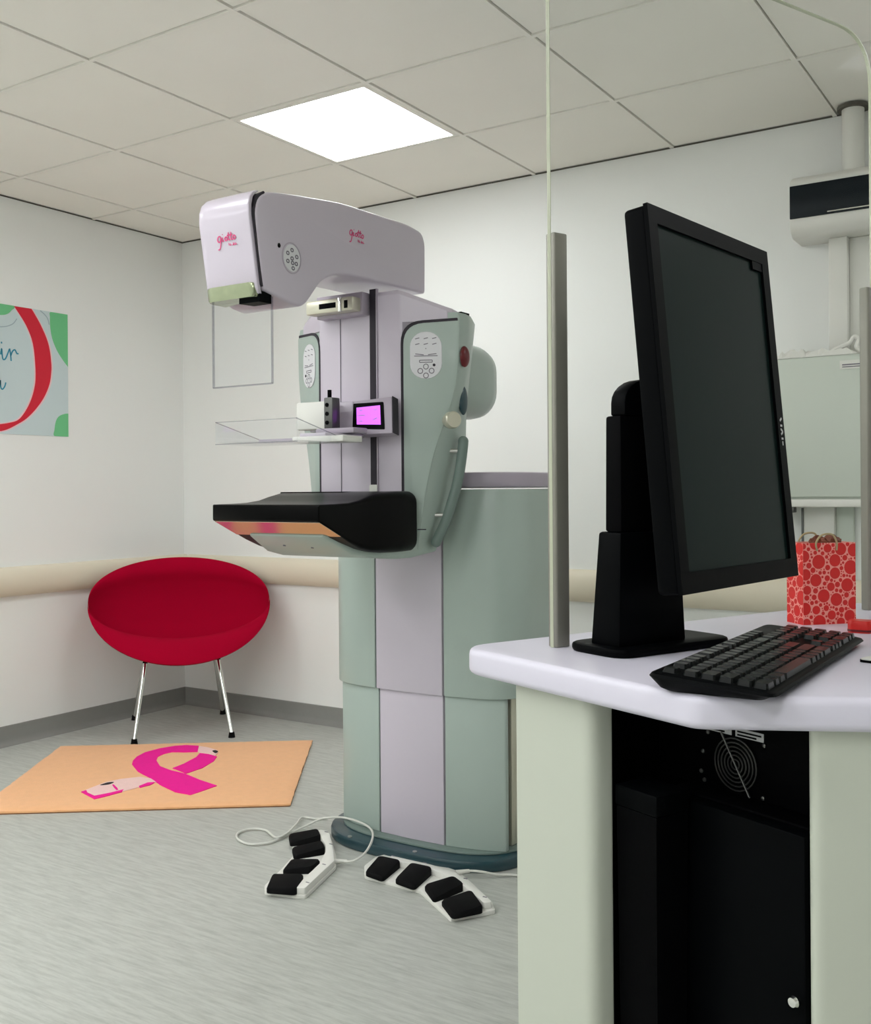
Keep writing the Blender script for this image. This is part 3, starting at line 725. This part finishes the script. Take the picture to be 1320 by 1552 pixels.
# ------------------------------------------------------------------ foot pedals
def pedals():
    def build(label, outline, backline, pads, cable, loc):
        t = thing('foot_switch', label, 'foot pedal', (loc[0], loc[1], 0))
        b = obj('base_tray', prism(fillet(outline, 0.008, 3), 0.0, 0.012, b=0.003), 'white_plastic', t)
        obj('rear_housing', prism(fillet(backline, 0.006, 3), 0.012, 0.030, b=0.003), 'white_plastic', b)
        for pa in pads:
            c = Vector((sum(p[0] for p in pa)/4, sum(p[1] for p in pa)/4))
            # wedge pedal: low at the toe edge (first two points), high at the back
            bm = bmesh.new()
            zt = [0.026, 0.026, 0.042, 0.042]
            pr = fillet(pa, 0.014, 3)
            e = (Vector(pa[2])+Vector(pa[3]))/2-(Vector(pa[0])+Vector(pa[1]))/2; l2 = e.length_squared; m0 = (Vector(pa[0])+Vector(pa[1]))/2
            def zz(p): return 0.025+0.009*max(0, min(1, (Vector(p)-m0).dot(e)/l2))
            A = [(p[0], p[1], 0.0122) for p in pr]; B = [(p[0], p[1], zz(p)-0.005) for p in pr]
            C = [(c.x+(p[0]-c.x)*0.93, c.y+(p[1]-c.y)*0.93, zz(p)) for p in pr]
            obj('pedal', loft([A, B, C]), 'rubber', t, ang=50)
        # printed marks on the housing
        cx = Vector((sum(p[0] for p in backline)/len(backline), sum(p[1] for p in backline)/len(backline)))
        cb = obj('cable', tube(catmull(cable, 8), 0.0036, 8), 'cable', t)
        d = (Vector(cable[1])-Vector(cable[0])).normalized()
        obj('strain_relief', cyl(Vector(cable[0])-d*0.005, Vector(cable[0])+d*0.035, 0.0085, 0.005, 12), 'cable', cb)
        for pa in pads:
            h = (Vector(pa[2])+Vector(pa[3]))/2; e = h-(Vector(pa[0])+Vector(pa[1]))/2; e.normalize(); q = h+e*0.022
            obj('mark', prism([(q.x+dx, q.y+dy) for dx, dy in ((-.006, -.002), (.006, -.002), (.006, .002), (-.006, .002))], 0.0298, 0.0306), 'ink', t, smooth=False)
        return t
    build('foot switch with four black pedals and a looped white cable', [(-1.966, 2.139), (-1.874, 2.166), (-1.85, 2.179), (-1.915, 2.393), (-1.963, 2.456), (-2.053, 2.55), (-2.136, 2.626), (-2.167, 2.628), (-2.172, 2.49), (-2.109, 2.427), (-2.082, 2.395), (-2.041, 2.297), (-1.994, 2.17)], [(-1.874, 2.167), (-1.853, 2.179), (-1.917, 2.389), (-1.987, 2.468), (-2.085, 2.573), (-2.119, 2.566), (-2.076, 2.522), (-2.031, 2.485), (-1.989, 2.436), (-1.941, 2.353), (-1.921, 2.292), (-1.905, 2.237)], [[(-2.139, 2.446), (-2.201, 2.509), (-2.136, 2.58), (-2.088, 2.534)], [(-2.055, 2.366), (-2.111, 2.421), (-2.052, 2.499), (-2.002, 2.451)], [(-2.007, 2.258), (-2.046, 2.343), (-1.952, 2.369), (-1.933, 2.307)], [(-1.95, 2.127), (-2.016, 2.228), (-1.92, 2.255), (-1.868, 2.159)]], [(-1.934, 2.414, 0.016), (-1.918, 2.425, 0.016), (-1.88, 2.434, 0.022), (-1.873, 2.485, 0.035), (-1.9, 2.555, 0.05), (-1.949, 2.612, 0.055), (-2.024, 2.648, 0.055), (-2.107, 2.666, 0.05), (-2.195, 2.675, 0.03), (-2.23, 2.642, 0.012), (-2.238, 2.566, 0.006), (-2.232, 2.495, 0.006), (-2.239, 2.447, 0.006), (-2.283, 2.411, 0.006), (-2.348, 2.43, 0.006), (-2.386, 2.475, 0.006), (-2.377, 2.523, 0.006), (-2.328, 2.539, 0.006), (-2.242, 2.495, 0.01), (-2.231, 2.535, 0.014), (-2.264, 2.621, 0.014), (-2.305, 2.699, 0.008), (-2.262, 2.718, 0.006), (-2.233, 2.74, 0.006)], (-2.025, 2.378))
    build('foot switch with four black pedals beside the teal machine base', [(-1.8, 2.381), (-1.604, 2.375), (-1.431, 2.261), (-1.358, 2.368), (-1.394, 2.411), (-1.51, 2.498), (-1.593, 2.554), (-1.663, 2.566), (-1.848, 2.555), (-1.863, 2.522), (-1.847, 2.441)], [(-1.385, 2.352), (-1.37, 2.37), (-1.478, 2.445), (-1.559, 2.496), (-1.649, 2.512), (-1.794, 2.511), (-1.804, 2.491), (-1.737, 2.48), (-1.709, 2.489), (-1.63, 2.482), (-1.537, 2.451), (-1.489, 2.424)], [[(-1.723, 2.364), (-1.796, 2.376), (-1.825, 2.486), (-1.747, 2.491)], [(-1.612, 2.36), (-1.69, 2.374), (-1.711, 2.49), (-1.637, 2.493)], [(-1.519, 2.316), (-1.596, 2.383), (-1.549, 2.467), (-1.493, 2.434)], [(-1.42, 2.252), (-1.5, 2.32), (-1.453, 2.405), (-1.372, 2.33)]], [(-1.573, 2.525, 0.018), (-1.549, 2.55, 0.02), (-1.511, 2.559, 0.022), (-1.479, 2.586, 0.012), (-1.45, 2.62, 0.006), (-1.406, 2.634, 0.006)], (-1.628, 2.448))
pedals()

# ------------------------------------------------------------------ desk frame coordinates
E1 = Vector((0.920, -0.392)); E2 = Vector((0.392, 0.920))
def AB(a, b): return (a*E1.x+b*E2.x, a*E1.y+b*E2.y)
DZ = 0.908
def desk():
    c = AB(-0.9, 1.22)
    R = thing('workstation_desk', 'control desk with pale lilac rounded top and cream side panels', 'desk', (c[0], c[1], 0))
    P = [(-1.165, 0.815), (-0.735, 0.815), (-0.55, 1.035), (-0.55, 1.50), (-0.735, 1.74), (-1.165, 1.74)]
    P = fillet([AB(a, b) for a, b in P], [0.055, 0.014, 0.03, 0.03, 0.014, 0.055], 8)
    obj('worktop', prism(P, DZ-0.036, DZ, b=0.009, seg=4, ang=50), 'top_lilac', R)
    def ab_poly(pts, r): return fillet([AB(a, b) for a, b in pts], r, 6)
    # side panels: rounded slabs
    obj('side_panel', prism(ab_poly([(-1.06, 0.835), (-0.915, 0.835), (-0.915, 0.872), (-1.06, 0.872)], [0.006, 0.030, 0.005, 0.01]), 0.05, DZ-0.036), 'cream', R)
    obj('side_panel', prism(ab_poly([(-0.672, 0.912), (-0.585, 1.02), (-0.585, 1.12), (-0.64, 1.12), (-0.690, 0.95)], [0.022, 0.03, 0.02, 0.01, 0.02]), 0.05, DZ-0.036), 'cream', R)
    obj('side_panel', prism(ab_poly([(-1.05, 1.65), (-0.895, 1.65), (-0.895, 1.72), (-1.05, 1.72)], [0.01, 0.02, 0.04, 0.006]), 0.05, DZ-0.036), 'cream', R)
    obj('back_panel', prism([AB(a, b) for a, b in ((-1.075, 0.88), (-1.052, 0.88), (-1.052, 1.68), (-1.075, 1.68))], 0.05, DZ-0.036), 'matt_black', R)
    obj('base_plate', prism(fillet([AB(a, b) for a, b in ((-1.10, 0.815), (-0.70, 0.815), (-0.55, 1.02), (-0.55, 1.74), (-1.10, 1.74))], 0.04, 5), 0.0, 0.05, b=0.006), 'cream', R)
desk()
def under_desk():
    fn = lambda a, b, h: Vector((*AB(a, b), h))
    # lower cabinet
    c = AB(-0.80, 1.1)
    K = thing('equipment_cabinet', 'black equipment cabinet with a small silver knob under the desk', 'cabinet', (c[0], c[1], 0.05))
    body = obj('body', prism([AB(a, b) for a, b in ((-0.90, 0.955), (-0.696, 0.955), (-0.696, 1.45), (-0.90, 1.45))], 0.05, 0.755, b=0.004), 'matt_black', K)
    door = obj('door', prism([AB(a, b) for a, b in ((-0.885, 0.930), (-0.688, 0.930), (-0.688, 0.954), (-0.885, 0.954))], 0.06, 0.753, b=0.003), 'black', K)
    p = Vector((*AB(-0.696, 0.930), 0.578)); n = Vector((-E2.x, -E2.y, 0))
    obj('knob', lathe([(0.003, 0.0), (0.003, 0.005), (0.0055, 0.006), (0.0065, 0.009), (0.005, 0.0125), (0, 0.0135)], p, n, 16), 'chrome', door)
    # computer on the cabinet
    c2 = AB(-0.80, 1.15)
    T = thing('computer_tower', 'black computer with a round rear fan grille on top of the cabinet', 'computer', (c2[0], c2[1], 0.755))
    obj('case', prism([AB(a, b) for a, b in ((-0.95, 0.985), (-0.70, 0.985), (-0.70, 1.40), (-0.95, 1.40))], 0.7555, 0.868, b=0.003), 'matt_black', T)
    f = frame_fn(Vector((*AB(0, 0.985), 0)), (E1.x, E1.y, 0), (0, 0, 1), n)
    fc = (-0.822, 0.793)
    g = bmesh.new()
    for r in (0.006, 0.011, 0.016, 0.021, 0.026, 0.031):
        ring = [f(fc[0]+r*math.cos(2*PI*k/28), fc[1]+r*math.sin(2*PI*k/28), 0.004) for k in range(28)]
        t = bmesh.new(); m = 6; vs = []
        for k in range(28):
            d = (ring[(k+1) % 28]-ring[k-1]).normalized(); a = d.cross(n).normalized()
            vs.append([t.verts.new(ring[k]+(a*math.cos(2*PI*j/m)+n*math.sin(2*PI*j/m))*0.0009) for j in range(m)])
        for k in range(28):
            for j in range(m): t.faces.new((vs[k][j], vs[(k+1) % 28][j], vs[(k+1) % 28][(j+1) % m], vs[k][(j+1) % m]))
        merge(g, t)
    gr = obj('fan_grille', g, 'dim_metal', T)
    for a in (PI*0.70, -PI*0.30):
        obj('grille_spoke', tube([f(fc[0], fc[1], 0.004), f(fc[0]+0.036*math.cos(a), fc[1]+0.043*math.sin(a), 0.004)], 0.0014, 8), 'dim_metal', gr)
    for dx, dz in ((-0.044, 0.03), (0.040, 0.030), (-0.05, -0.030), (0.038, -0.032), (-0.055, -0.02), (-0.052, 0.005)):
        obj('screw', lathe([(0.0026, 0), (0.0026, 0.002), (0, 0.003)], f(fc[0]+dx, fc[1]+dz, 0.0), n, 10), 'dim_metal', T)
    for a0, a1, z in ((-0.876, -0.830, 0.8305), (-0.824, -0.783, 0.8305)):
        l = obj('sticker', prism([(a0, z-0.0045), (a1, z-0.0045), (a1, z+0.0055), (a0, z+0.0055)], 0.0, 0.0008, fn=f), 'label', T, smooth=False)
        obj('sticker_print', strokes([[(a0+0.003, z+0.002), (a1-0.003, z+0.002)], [(a0+0.003, z-0.002), (a1-0.01, z-0.002)]], f, 0.002, 0.0003, 0.0009), 'black', l, smooth=False)
    # narrow bin beside the panel
    c3 = AB(-0.868, 0.9)
    B = thing('waste_bin', 'slim black bin with a lid between the cream panel and cabinet', 'bin', (c3[0], c3[1], 0.05))
    q = [(-0.912, 0.872), (-0.845, 0.872), (-0.845, 0.926), (-0.912, 0.926)]
    cen = (-0.878, 0.899)
    obj('bin_body', loft([[(*AB(cen[0]+(a-cen[0])*k, cen[1]+(b-cen[1])*k), z) for a, b in q] for z, k in ((0.05, 0.8), (0.742, 0.97))]), 'matt_black', B)
    obj('bin_lid', prism([AB(cen[0]+(a-cen[0])*1.04, cen[1]+(b-cen[1])*1.04) for a, b in q], 0.742, 0.768, b=0.004), 'black', B)
under_desk()

# ------------------------------------------------------------------ glass screen on the desk
def shield():
    c = AB(-1.075, 1.28)
    R = thing('glass_screen', 'tall clear glass radiation screen with two grey edge posts on the desk', 'glass screen', (c[0], c[1], DZ))
    def fn(s, z, h): return Vector((*AB(-1.075+h, s), z))
    b0, b1, zt = 0.912, 1.652, 1.915
    out = fillet([(b0, DZ), (b1, DZ), (b1, zt), (b0, zt)], [0, 0, 0.09, 0.09], 8)
    obj('pane', prism(out, -0.003, 0.003, fn=fn), 'shield_glass', R, smooth=False)
    # polished rim
    rim = [p for p in out[1:]]+[out[0]]
    bm = bmesh.new(); cx = (b0+b1)/2; cz = 1.4
    for i in range(len(rim)-1):
        a, b = rim[i], rim[i+1]
        t = prism([a, b, (b[0]-(b[0]-cx)*0.003, b[1]-(b[1]-cz)*0.003), (a[0]-(a[0]-cx)*0.003, a[1]-(a[1]-cz)*0.003)], -0.0031, 0.0031, fn=fn)
        merge(bm, t)
    obj('rim', bm, 'glass_edge', R, smooth=False)
    for s in (b0+0.0133, b1-0.0133):
        pl = rrect(0.0128, 0.009, 0.004, 4)
        obj('post', prism([AB(-1.075+q, s+p) for p, q in pl], DZ, 1.472, b=0.002), 'post', R)
shield()

# ------------------------------------------------------------------ monitor
def monitor():
    R = thing('computer_monitor', 'black portrait monitor on a black column stand', 'monitor', (*AB(-1.0, 1.01), DZ))
    def P(pts, r=0.01): return fillet([AB(a, b) for a, b in pts], r, 4)
    st = obj('stand_foot', prism(P([(-1.050, 0.912), (-0.942, 0.912), (-0.942, 1.128), (-1.050, 1.128)], 0.03), DZ, DZ+0.012, b=0.004), 'black', R)
    def sec(a0, a1, b0, b1, z): return [(*AB(a, b), z) for a, b in ((a0, b0), (a1, b0), (a1, b1), (a0, b1))]
    obj('column_lower', bev(loft([sec(-1.016, -0.962, 0.928, 1.052, DZ+0.010), sec(-1.006, -0.964, 0.934, 1.044, 1.067)]), 0.004), 'black', R)
    obj('column_upper', bev(loft([sec(-0.997, -0.967, 0.938, 1.040, 1.067), sec(-0.995, -0.967, 0.938, 1.036, 1.218)]), 0.003), 'matt_black', R)
    # rounded tilt joint
    pr = [(0.944, 1.218), (0.944, 1.235)]+[(0.988-0.044*math.cos(t*PI/12), 1.235+0.032*math.sin(t*PI/12)) for t in range(1, 12)]+[(1.032, 1.235), (1.032, 1.218)]
    obj('tilt_joint', prism(pr, -0.992, -0.965, fn=lambda s, z, h: Vector((*AB(h, s), z)), b=0.003), 'black', R)
    yw, tl = -0.1372, 0.0919
    w_, h_ = 0.356, 0.479
    o = Vector((-0.426, 1.19, 0.995))
    U = Vector((-math.sin(yw), math.cos(yw), 0)); V = Vector((-math.sin(tl)*math.cos(yw), -math.sin(tl)*math.sin(yw), math.cos(tl))); N = U.cross(V)
    fn = frame_fn(o, U, V, N)
    bz = 0.022
    outer = fillet([(0, 0), (w_, 0), (w_, h_), (0, h_)], 0.010, 5)
    inner = [(bz, bz+0.004), (w_-bz, bz+0.004), (w_-bz, h_-bz), (bz, h_-bz)]
    hs = obj('housing', prism(outer, -0.030, -0.002, fn=fn, b=0.004, seg=2), 'black', R)
    # bezel frame as four bars in front of the panel
    bm = prism([(0, 0.0), (w_, 0.0), inner[1], inner[0]], -0.002, 0.004, fn=fn)
    prism([(w_, 0), (w_, h_), inner[2], inner[1]], -0.002, 0.004, fn=fn, bm=bm)
    prism([(w_, h_), (0, h_), inner[3], inner[2]], -0.002, 0.004, fn=fn, bm=bm)
    prism([(0, h_), (0, 0), inner[0], inner[3]], -0.002, 0.004, fn=fn, bm=bm)
    bmesh.ops.remove_doubles(bm, verts=bm.verts, dist=1e-5)
    bz_ = obj('bezel', bm, 'black', R)
    obj('screen', prism(inner, -0.0015, 0.0, fn=fn), 'screen', R, smooth=False)
    obj('sensor_tab', prism([(w_-0.055, h_-bz-0.012), (w_-bz, h_-bz-0.012), (w_-bz, h_-bz), (w_-0.055, h_-bz)], 0.0, 0.003, fn=fn), 'black', bz_, smooth=False)
    obj('logo', strokes([[(w_-0.011, 0.19), (w_-0.011, 0.196)], [(w_-0.014, 0.2), (w_-0.008, 0.2)], [(w_-0.014, 0.206), (w_-0.008, 0.21), (w_-0.014, 0.214)], [(w_-0.014, 0.219), (w_-0.008, 0.219)], [(w_-0.014, 0.226), (w_-0.008, 0.23)]], fn, 0.003, 0.0004, 0.0042), 'label', bz_, smooth=False)
    bk = fillet([(0.05, 0.08), (w_-0.05, 0.08), (w_-0.05, h_-0.08), (0.05, h_-0.08)], 0.03, 4)
    cb = Vector((w_/2, h_/2))
    rings = [[fn(p[0], p[1], -0.030) for p in bk], [fn(cb.x+(p[0]-cb.x)*0.9, cb.y+(p[1]-cb.y)*0.92, -0.045) for p in bk]]
    obj('back_cover', loft(rings), 'matt_black', hs)
    a = fn(w_*0.46, h_*0.50, -0.044)
    b = Vector((*AB(-0.970, 0.99), 1.235))
    obj('mount_arm', tube([b, a], 0.026, 12), 'black', R)
monitor()

# ------------------------------------------------------------------ keyboard
def keyboard():
    # local frame: x along the rows (world +Y), y toward the operator (world +X), tilted
    x0, x1, y0, y1 = -0.408, -0.274, 1.035, 1.492
    R = thing('computer_keyboard', 'black computer keyboard with grey-green sheen lying on the desk', 'keyboard', ((x0+x1)/2, (y0+y1)/2, DZ))
    L, Wd = y1-y0, x1-x0
    def top(y): return 0.024-0.010*(y/Wd)      # higher at the rear row
    def loc(x, y, z): return Vector((x0+y, y0+x, DZ+z))
    def ring(k, f, ins=0.0):
        pts = fillet([(0, 0), (L, 0), (L, Wd), (0, Wd)], 0.012, 4)
        out = []
        for x, y in pts:
            xx = L/2+(x-L/2)*(1-ins/(L/2)); yy = Wd/2+(y-Wd/2)*(1-ins/(Wd/2))
            out.append(loc(xx, yy, f(y)))
        return out
    body = obj('body', loft([ring(0, lambda y: 0.0, 0.016), ring(0, lambda y: 0.004, 0.009), ring(0, lambda y: top(y)-0.007, 0.0), ring(0, lambda y: top(y)-0.004, 0.002), ring(0, lambda y: top(y)-0.003, 0.005)]), 'black', R, ang=25)
    U = 0.0192; V = 0.0188
    share = {}
    def key(cx, cy, w, d):
        k = (round(w, 4), round(d, 4))
        ang = math.atan(-0.010/Wd)
        if k not in share:
            hw, hd = w/2-0.0012, d/2-0.0012
            A = [(a, b, 0) for a, b in rrect(hd, hw, 0.002, 1)]; B = [(a*0.80, b*(1-0.0022/hw), 0.0065) for a, b in rrect(hd, hw, 0.002, 1)]
            o = obj('key', loft([A, B]), 'key', R, local=True, ang=25); share[k] = o
        else:
            o = share[k].copy(); COL.objects.link(o); o.parent = R
        o.location = (y0*0+cy-Wd/2, cx-L/2, top(cy)-0.004)
        o.rotation_euler = (0, -ang, 0)
    yy = [0.020, 0.0425, 0.0613, 0.0801, 0.0989, 0.1177-0.002]
    m = 0.012
    def row(y, ws, x=m):
        for w_ in ws:
            if w_ > 0: key(x+w_*U/2, y, w_*U, V)
            x += abs(w_)*U
        return x
    row(yy[0], [1, -0.6, 1, 1, 1, 1, -0.4, 1, 1, 1, 1, -0.4, 1, 1, 1, 1, -0.25, 1, 1, 1])
    row(yy[1], [1]*13+[2, -0.25, 1, 1, 1, -0.25, 1, 1, 1, 1])
    row(yy[2], [1.5]+[1]*12+[1.5, -0.25, 1, 1, 1, -0.25, 1, 1, 1, 1])
    row(yy[3], [1.75]+[1]*11+[2.25, -3.5, 1, 1, 1, 1])
    row(yy[4], [1.25]+[1]*11+[2.75, -1.25, 1, -1.25, 1, 1, 1, 1])
    row(yy[5], [1.5, 1, 1.25, 6, 1.25, 1, 1, 2-0.0, -0.25, 1, 1, 1, -0.25, 2, 1, 1])
keyboard()

# ------------------------------------------------------------------ gift bag, red lid, mouse pad
def desk_items():
    n = Vector((-0.395, 1.66)); f = Vector((0.70, 0.714)).normalized(); s = Vector((-0.714, 0.70))
    W, D, H = 0.092, 0.046, 0.128
    c = n+f*W/2+s*D/2
    R = thing('gift_bag', 'small red paper gift bag with white-ringed dots on the desk', 'gift bag', (c.x, c.y, DZ), math.atan2(f.y, f.x))
    bm = bmesh.new()
    th = 0.0012
    def ringp(hx, hy, z): return [(-hx, -hy, z), (hx, -hy, z), (hx, hy, z), (-hx, hy, z)]
    t = loft([ringp(W/2, D/2, 0), ringp(W/2, D/2, H), ringp(W/2-th, D/2-th, H), ringp(W/2-th, D/2-th, 0.004)])
    obj('paper_body', t, 'bag_paper', R, local=True, smooth=False)
    rnd = random.Random(3); dm = None
    for (wd, fx) in ((W, lambda s, z, h: (s, -D/2-h, z)), (D, lambda s, z, h: (-W/2-h, s, z)), (W, lambda s, z, h: (s, D/2+h, z)), (D, lambda s, z, h: (W/2+h, s, z))):
        ds = []
        for r_, tries in ((0.0105, 90), (0.0075, 300), (0.005, 900), (0.0032, 1500), (0.0020, 1800), (0.0012, 1800)):
            for _ in range(tries):
                s, z, r = rnd.uniform(-wd/2, wd/2), rnd.uniform(0, H), r_*rnd.uniform(0.85, 1.1)
                if all((s-a)**2+(z-b)**2 > (r+c+0.0004)**2 for a, b, c in ds): ds.append((s, z, r))
        for s, z, r in ds:
            n_ = 18 if r > 0.004 else 10
            poly = [(max(-wd/2, min(wd/2, s+r*math.cos(2*PI*k/n_))), max(0.0003, min(H, z+r*math.sin(2*PI*k/n_)))) for k in range(n_)]
            q = bmesh.new(); f0 = q.faces.new([q.verts.new(fx(a, b, 0.0003)) for a, b in poly]); dm = merge(dm, q)
    dots = obj('dot_print', dm, 'bag_red', R, local=True, smooth=False); dots['kind'] = 'stuff'
    for yy in (-D/2-0.0012, D/2+0.0012):
        pts = catmull([(-0.022, yy, H-0.012), (-0.024, yy, H), (-0.014, yy, H+0.012), (0.004, yy, H+0.013), (0.012, yy, H+0.001), (0.012, yy, H-0.012)], 5)
        obj('rope_handle', tube(pts, 0.0016, 8), 'twine', R, local=True)
    for k, (x, y, r) in enumerate(((0.012, -0.008, 0.017), (0.026, 0.004, 0.013), (0.0, 0.008, 0.014))):
        e = ellipsoid((x, y, H-0.004), (r, r*0.8, r*0.95), u=14, v=10)
        for v in e.verts: v.co += Vector((random.uniform(-1, 1), random.uniform(-1, 1), random.uniform(-1, 1)))*0.0022
        obj('tissue', e, 'brown_tissue', R, local=True, smooth=False)
    p = (-0.304, 1.622)
    lid = thing('red_lid', 'small red plastic lid beside the gift bag', 'lid', (p[0], p[1], DZ))
    rg = [[(a*k, b*k, z) for a, b in rrect(0.017, 0.014, 0.008, 5)] for z, k in ((0, 0.96), (0.003, 1), (0.014, 1), (0.018, 0.93))]
    l = obj('cap', loft(rg), 'red_gloss', lid, local=True)
    obj('rim_band', loft([[(a*1.03, b*1.03, z) for a, b in rrect(0.017, 0.014, 0.008, 5)] for z in (0.002, 0.005)]), 'red_button', lid, local=True)
    m = thing('mouse_pad', 'thin pale mouse pad with dark underside beside the keyboard', 'mouse pad', (-0.20, 1.42, DZ))
    pl = fillet([(-0.256, 1.345), (-0.20, 1.33), (-0.14, 1.47), (-0.20, 1.50)], 0.008, 4)
    obj('rubber_layer', prism(pl, DZ, DZ+0.003), 'black', m)
    obj('top_layer', prism([(-0.198+(a+0.198)*0.98, 1.41+(b-1.41)*0.98) for a, b in pl], DZ+0.003, DZ+0.0045), 'white_plastic', m)
desk_items()

# ------------------------------------------------------------------ equipment on the back wall
def wall_kit():
    Y = YB
    P = thing('ceiling_pipe', 'white vertical pipe dropping from the ceiling to the wall unit', 'pipe', (-0.724, 3.79, 2.215))
    obj('tube', cyl((-0.724, 3.795, 2.215), (-0.724, 3.795, HC), 0.037, n=28), 'white_plastic', P)
    obj('collar', lathe([(0.038, 0), (0.052, 0), (0.052, 0.012), (0.038, 0.012)], (-0.724, 3.795, HC-0.0125), n=28), 'gap', P)
    Uo = thing('wall_unit', 'white wall-mounted unit with a dark front band under the pipe', 'wall unit', (-0.6, 3.8, 2.02))
    prof = fillet([(Y, 2.215), (3.735, 2.215), (3.70, 2.19), (3.70, 2.03), (3.73, 1.998), (Y, 1.998)], [0, 0.02, 0.015, 0.02, 0.02, 0], 4)
    obj('housing', prism(prof, -0.918, -0.25, 'x', b=0.004), 'white_plastic', Uo)
    obj('front_band', box(-0.916, -0.253, 3.694, 3.701, 2.060, 2.174, 0.002), 'navy_black', Uo)
    obj('chrome_strip', box(-0.79, -0.4, 3.6925, 3.695, 2.066, 2.070), 'chrome', Uo)
    T = thing('cable_trunking', 'white square cable trunking from the wall unit to the cabinet', 'trunking', (-0.76, 3.83, 1.58))
    obj('channel', box(-0.808, -0.746, 3.79, Y, 1.582, 1.998, 0.003), 'white_plastic', T)
    obj('side_channel', box(-0.746, -0.675, 3.825, Y, 1.582, 1.998, 0.003), 'white_plastic', T)
    Cb = thing('wall_cabinet', 'pale green wall cabinet behind the monitor, seen through the glass', 'cabinet', (-0.8, 3.78, 1.05))
    obj('body', box(-1.03, -0.56, 3.74, Y, 1.055, 1.58, 0.004), 'pale_green', Cb)
    d = obj('door', box(-1.027, -0.563, 3.728, 3.7395, 1.09, 1.575, 0.003), 'pale_green', Cb)
    obj('bottom_lip', box(-1.035, -0.555, 3.715, 3.76, 1.055, 1.082, 0.004), 'white_plastic', Cb)
    lb = obj('label_plate', box(-0.76, -0.66, 3.7262, 3.7282, 1.528, 1.558), 'white_plastic', d)
    obj('label_print', box(-0.752, -0.67, 3.7256, 3.7262, 1.541, 1.545), 'ink', lb)
    obj('label_print', box(-0.752, -0.69, 3.7256, 3.7262, 1.534, 1.537), 'ink', lb)
    obj('latch', box(-0.955, -0.915, 3.73, 3.76, 1.035, 1.055, 0.002), 'dim_metal', Cb)
    C2 = thing('wall_conduit', 'flat white conduit running down the wall below the pale cabinet', 'conduit', (-0.85, 3.83, 0.80))
    obj('cover', box(-0.905, -0.80, 3.815, Y, 0.80, 1.055, 0.003), 'white_plastic', C2)
    obj('corner_bead', box(-0.912, -0.905, 3.812, Y, 0.80, 1.05), 'dim_metal', C2)
    obj('side_cover', box(-0.80, -0.74, 3.84, Y, 0.80, 1.055, 0.003), 'pale_green', C2)
    # crumpled white wrap and cable ends lying on the cabinet
    W = thing('crumpled_wrap', 'crumpled white plastic wrap lying on top of the pale wall cabinet', 'plastic wrap', (-0.85, 3.76, 1.58))
    bm = bmesh.new(); nx, ny = 22, 6; rows = []
    for i in range(nx+1):
        r = []
        for j in range(ny+1):
            u, v = i/nx, j/ny
            e = min(1, min(u, 1-u, v, 1-v)*6)
            r.append(bm.verts.new((-1.0+0.30*u, 3.742+0.044*v, 1.5805+e*(0.008+random.uniform(0, 0.026)))))
        rows.append(r)
    for i in range(nx):
        for j in range(ny): bm.faces.new((rows[i][j], rows[i+1][j], rows[i+1][j+1], rows[i][j+1]))
    obj('sheet', bm, 'white_plastic', W, smooth=False)
    obj('twist', tube(catmull([(-0.80, 3.76, 1.59), (-0.77, 3.755, 1.605), (-0.735, 3.76, 1.62), (-0.72, 3.76, 1.64), (-0.705, 3.76, 1.63), (-0.71, 3.757, 1.605), (-0.69, 3.757, 1.588)], 6), 0.008, 8), 'white_plastic', W)
wall_kit()
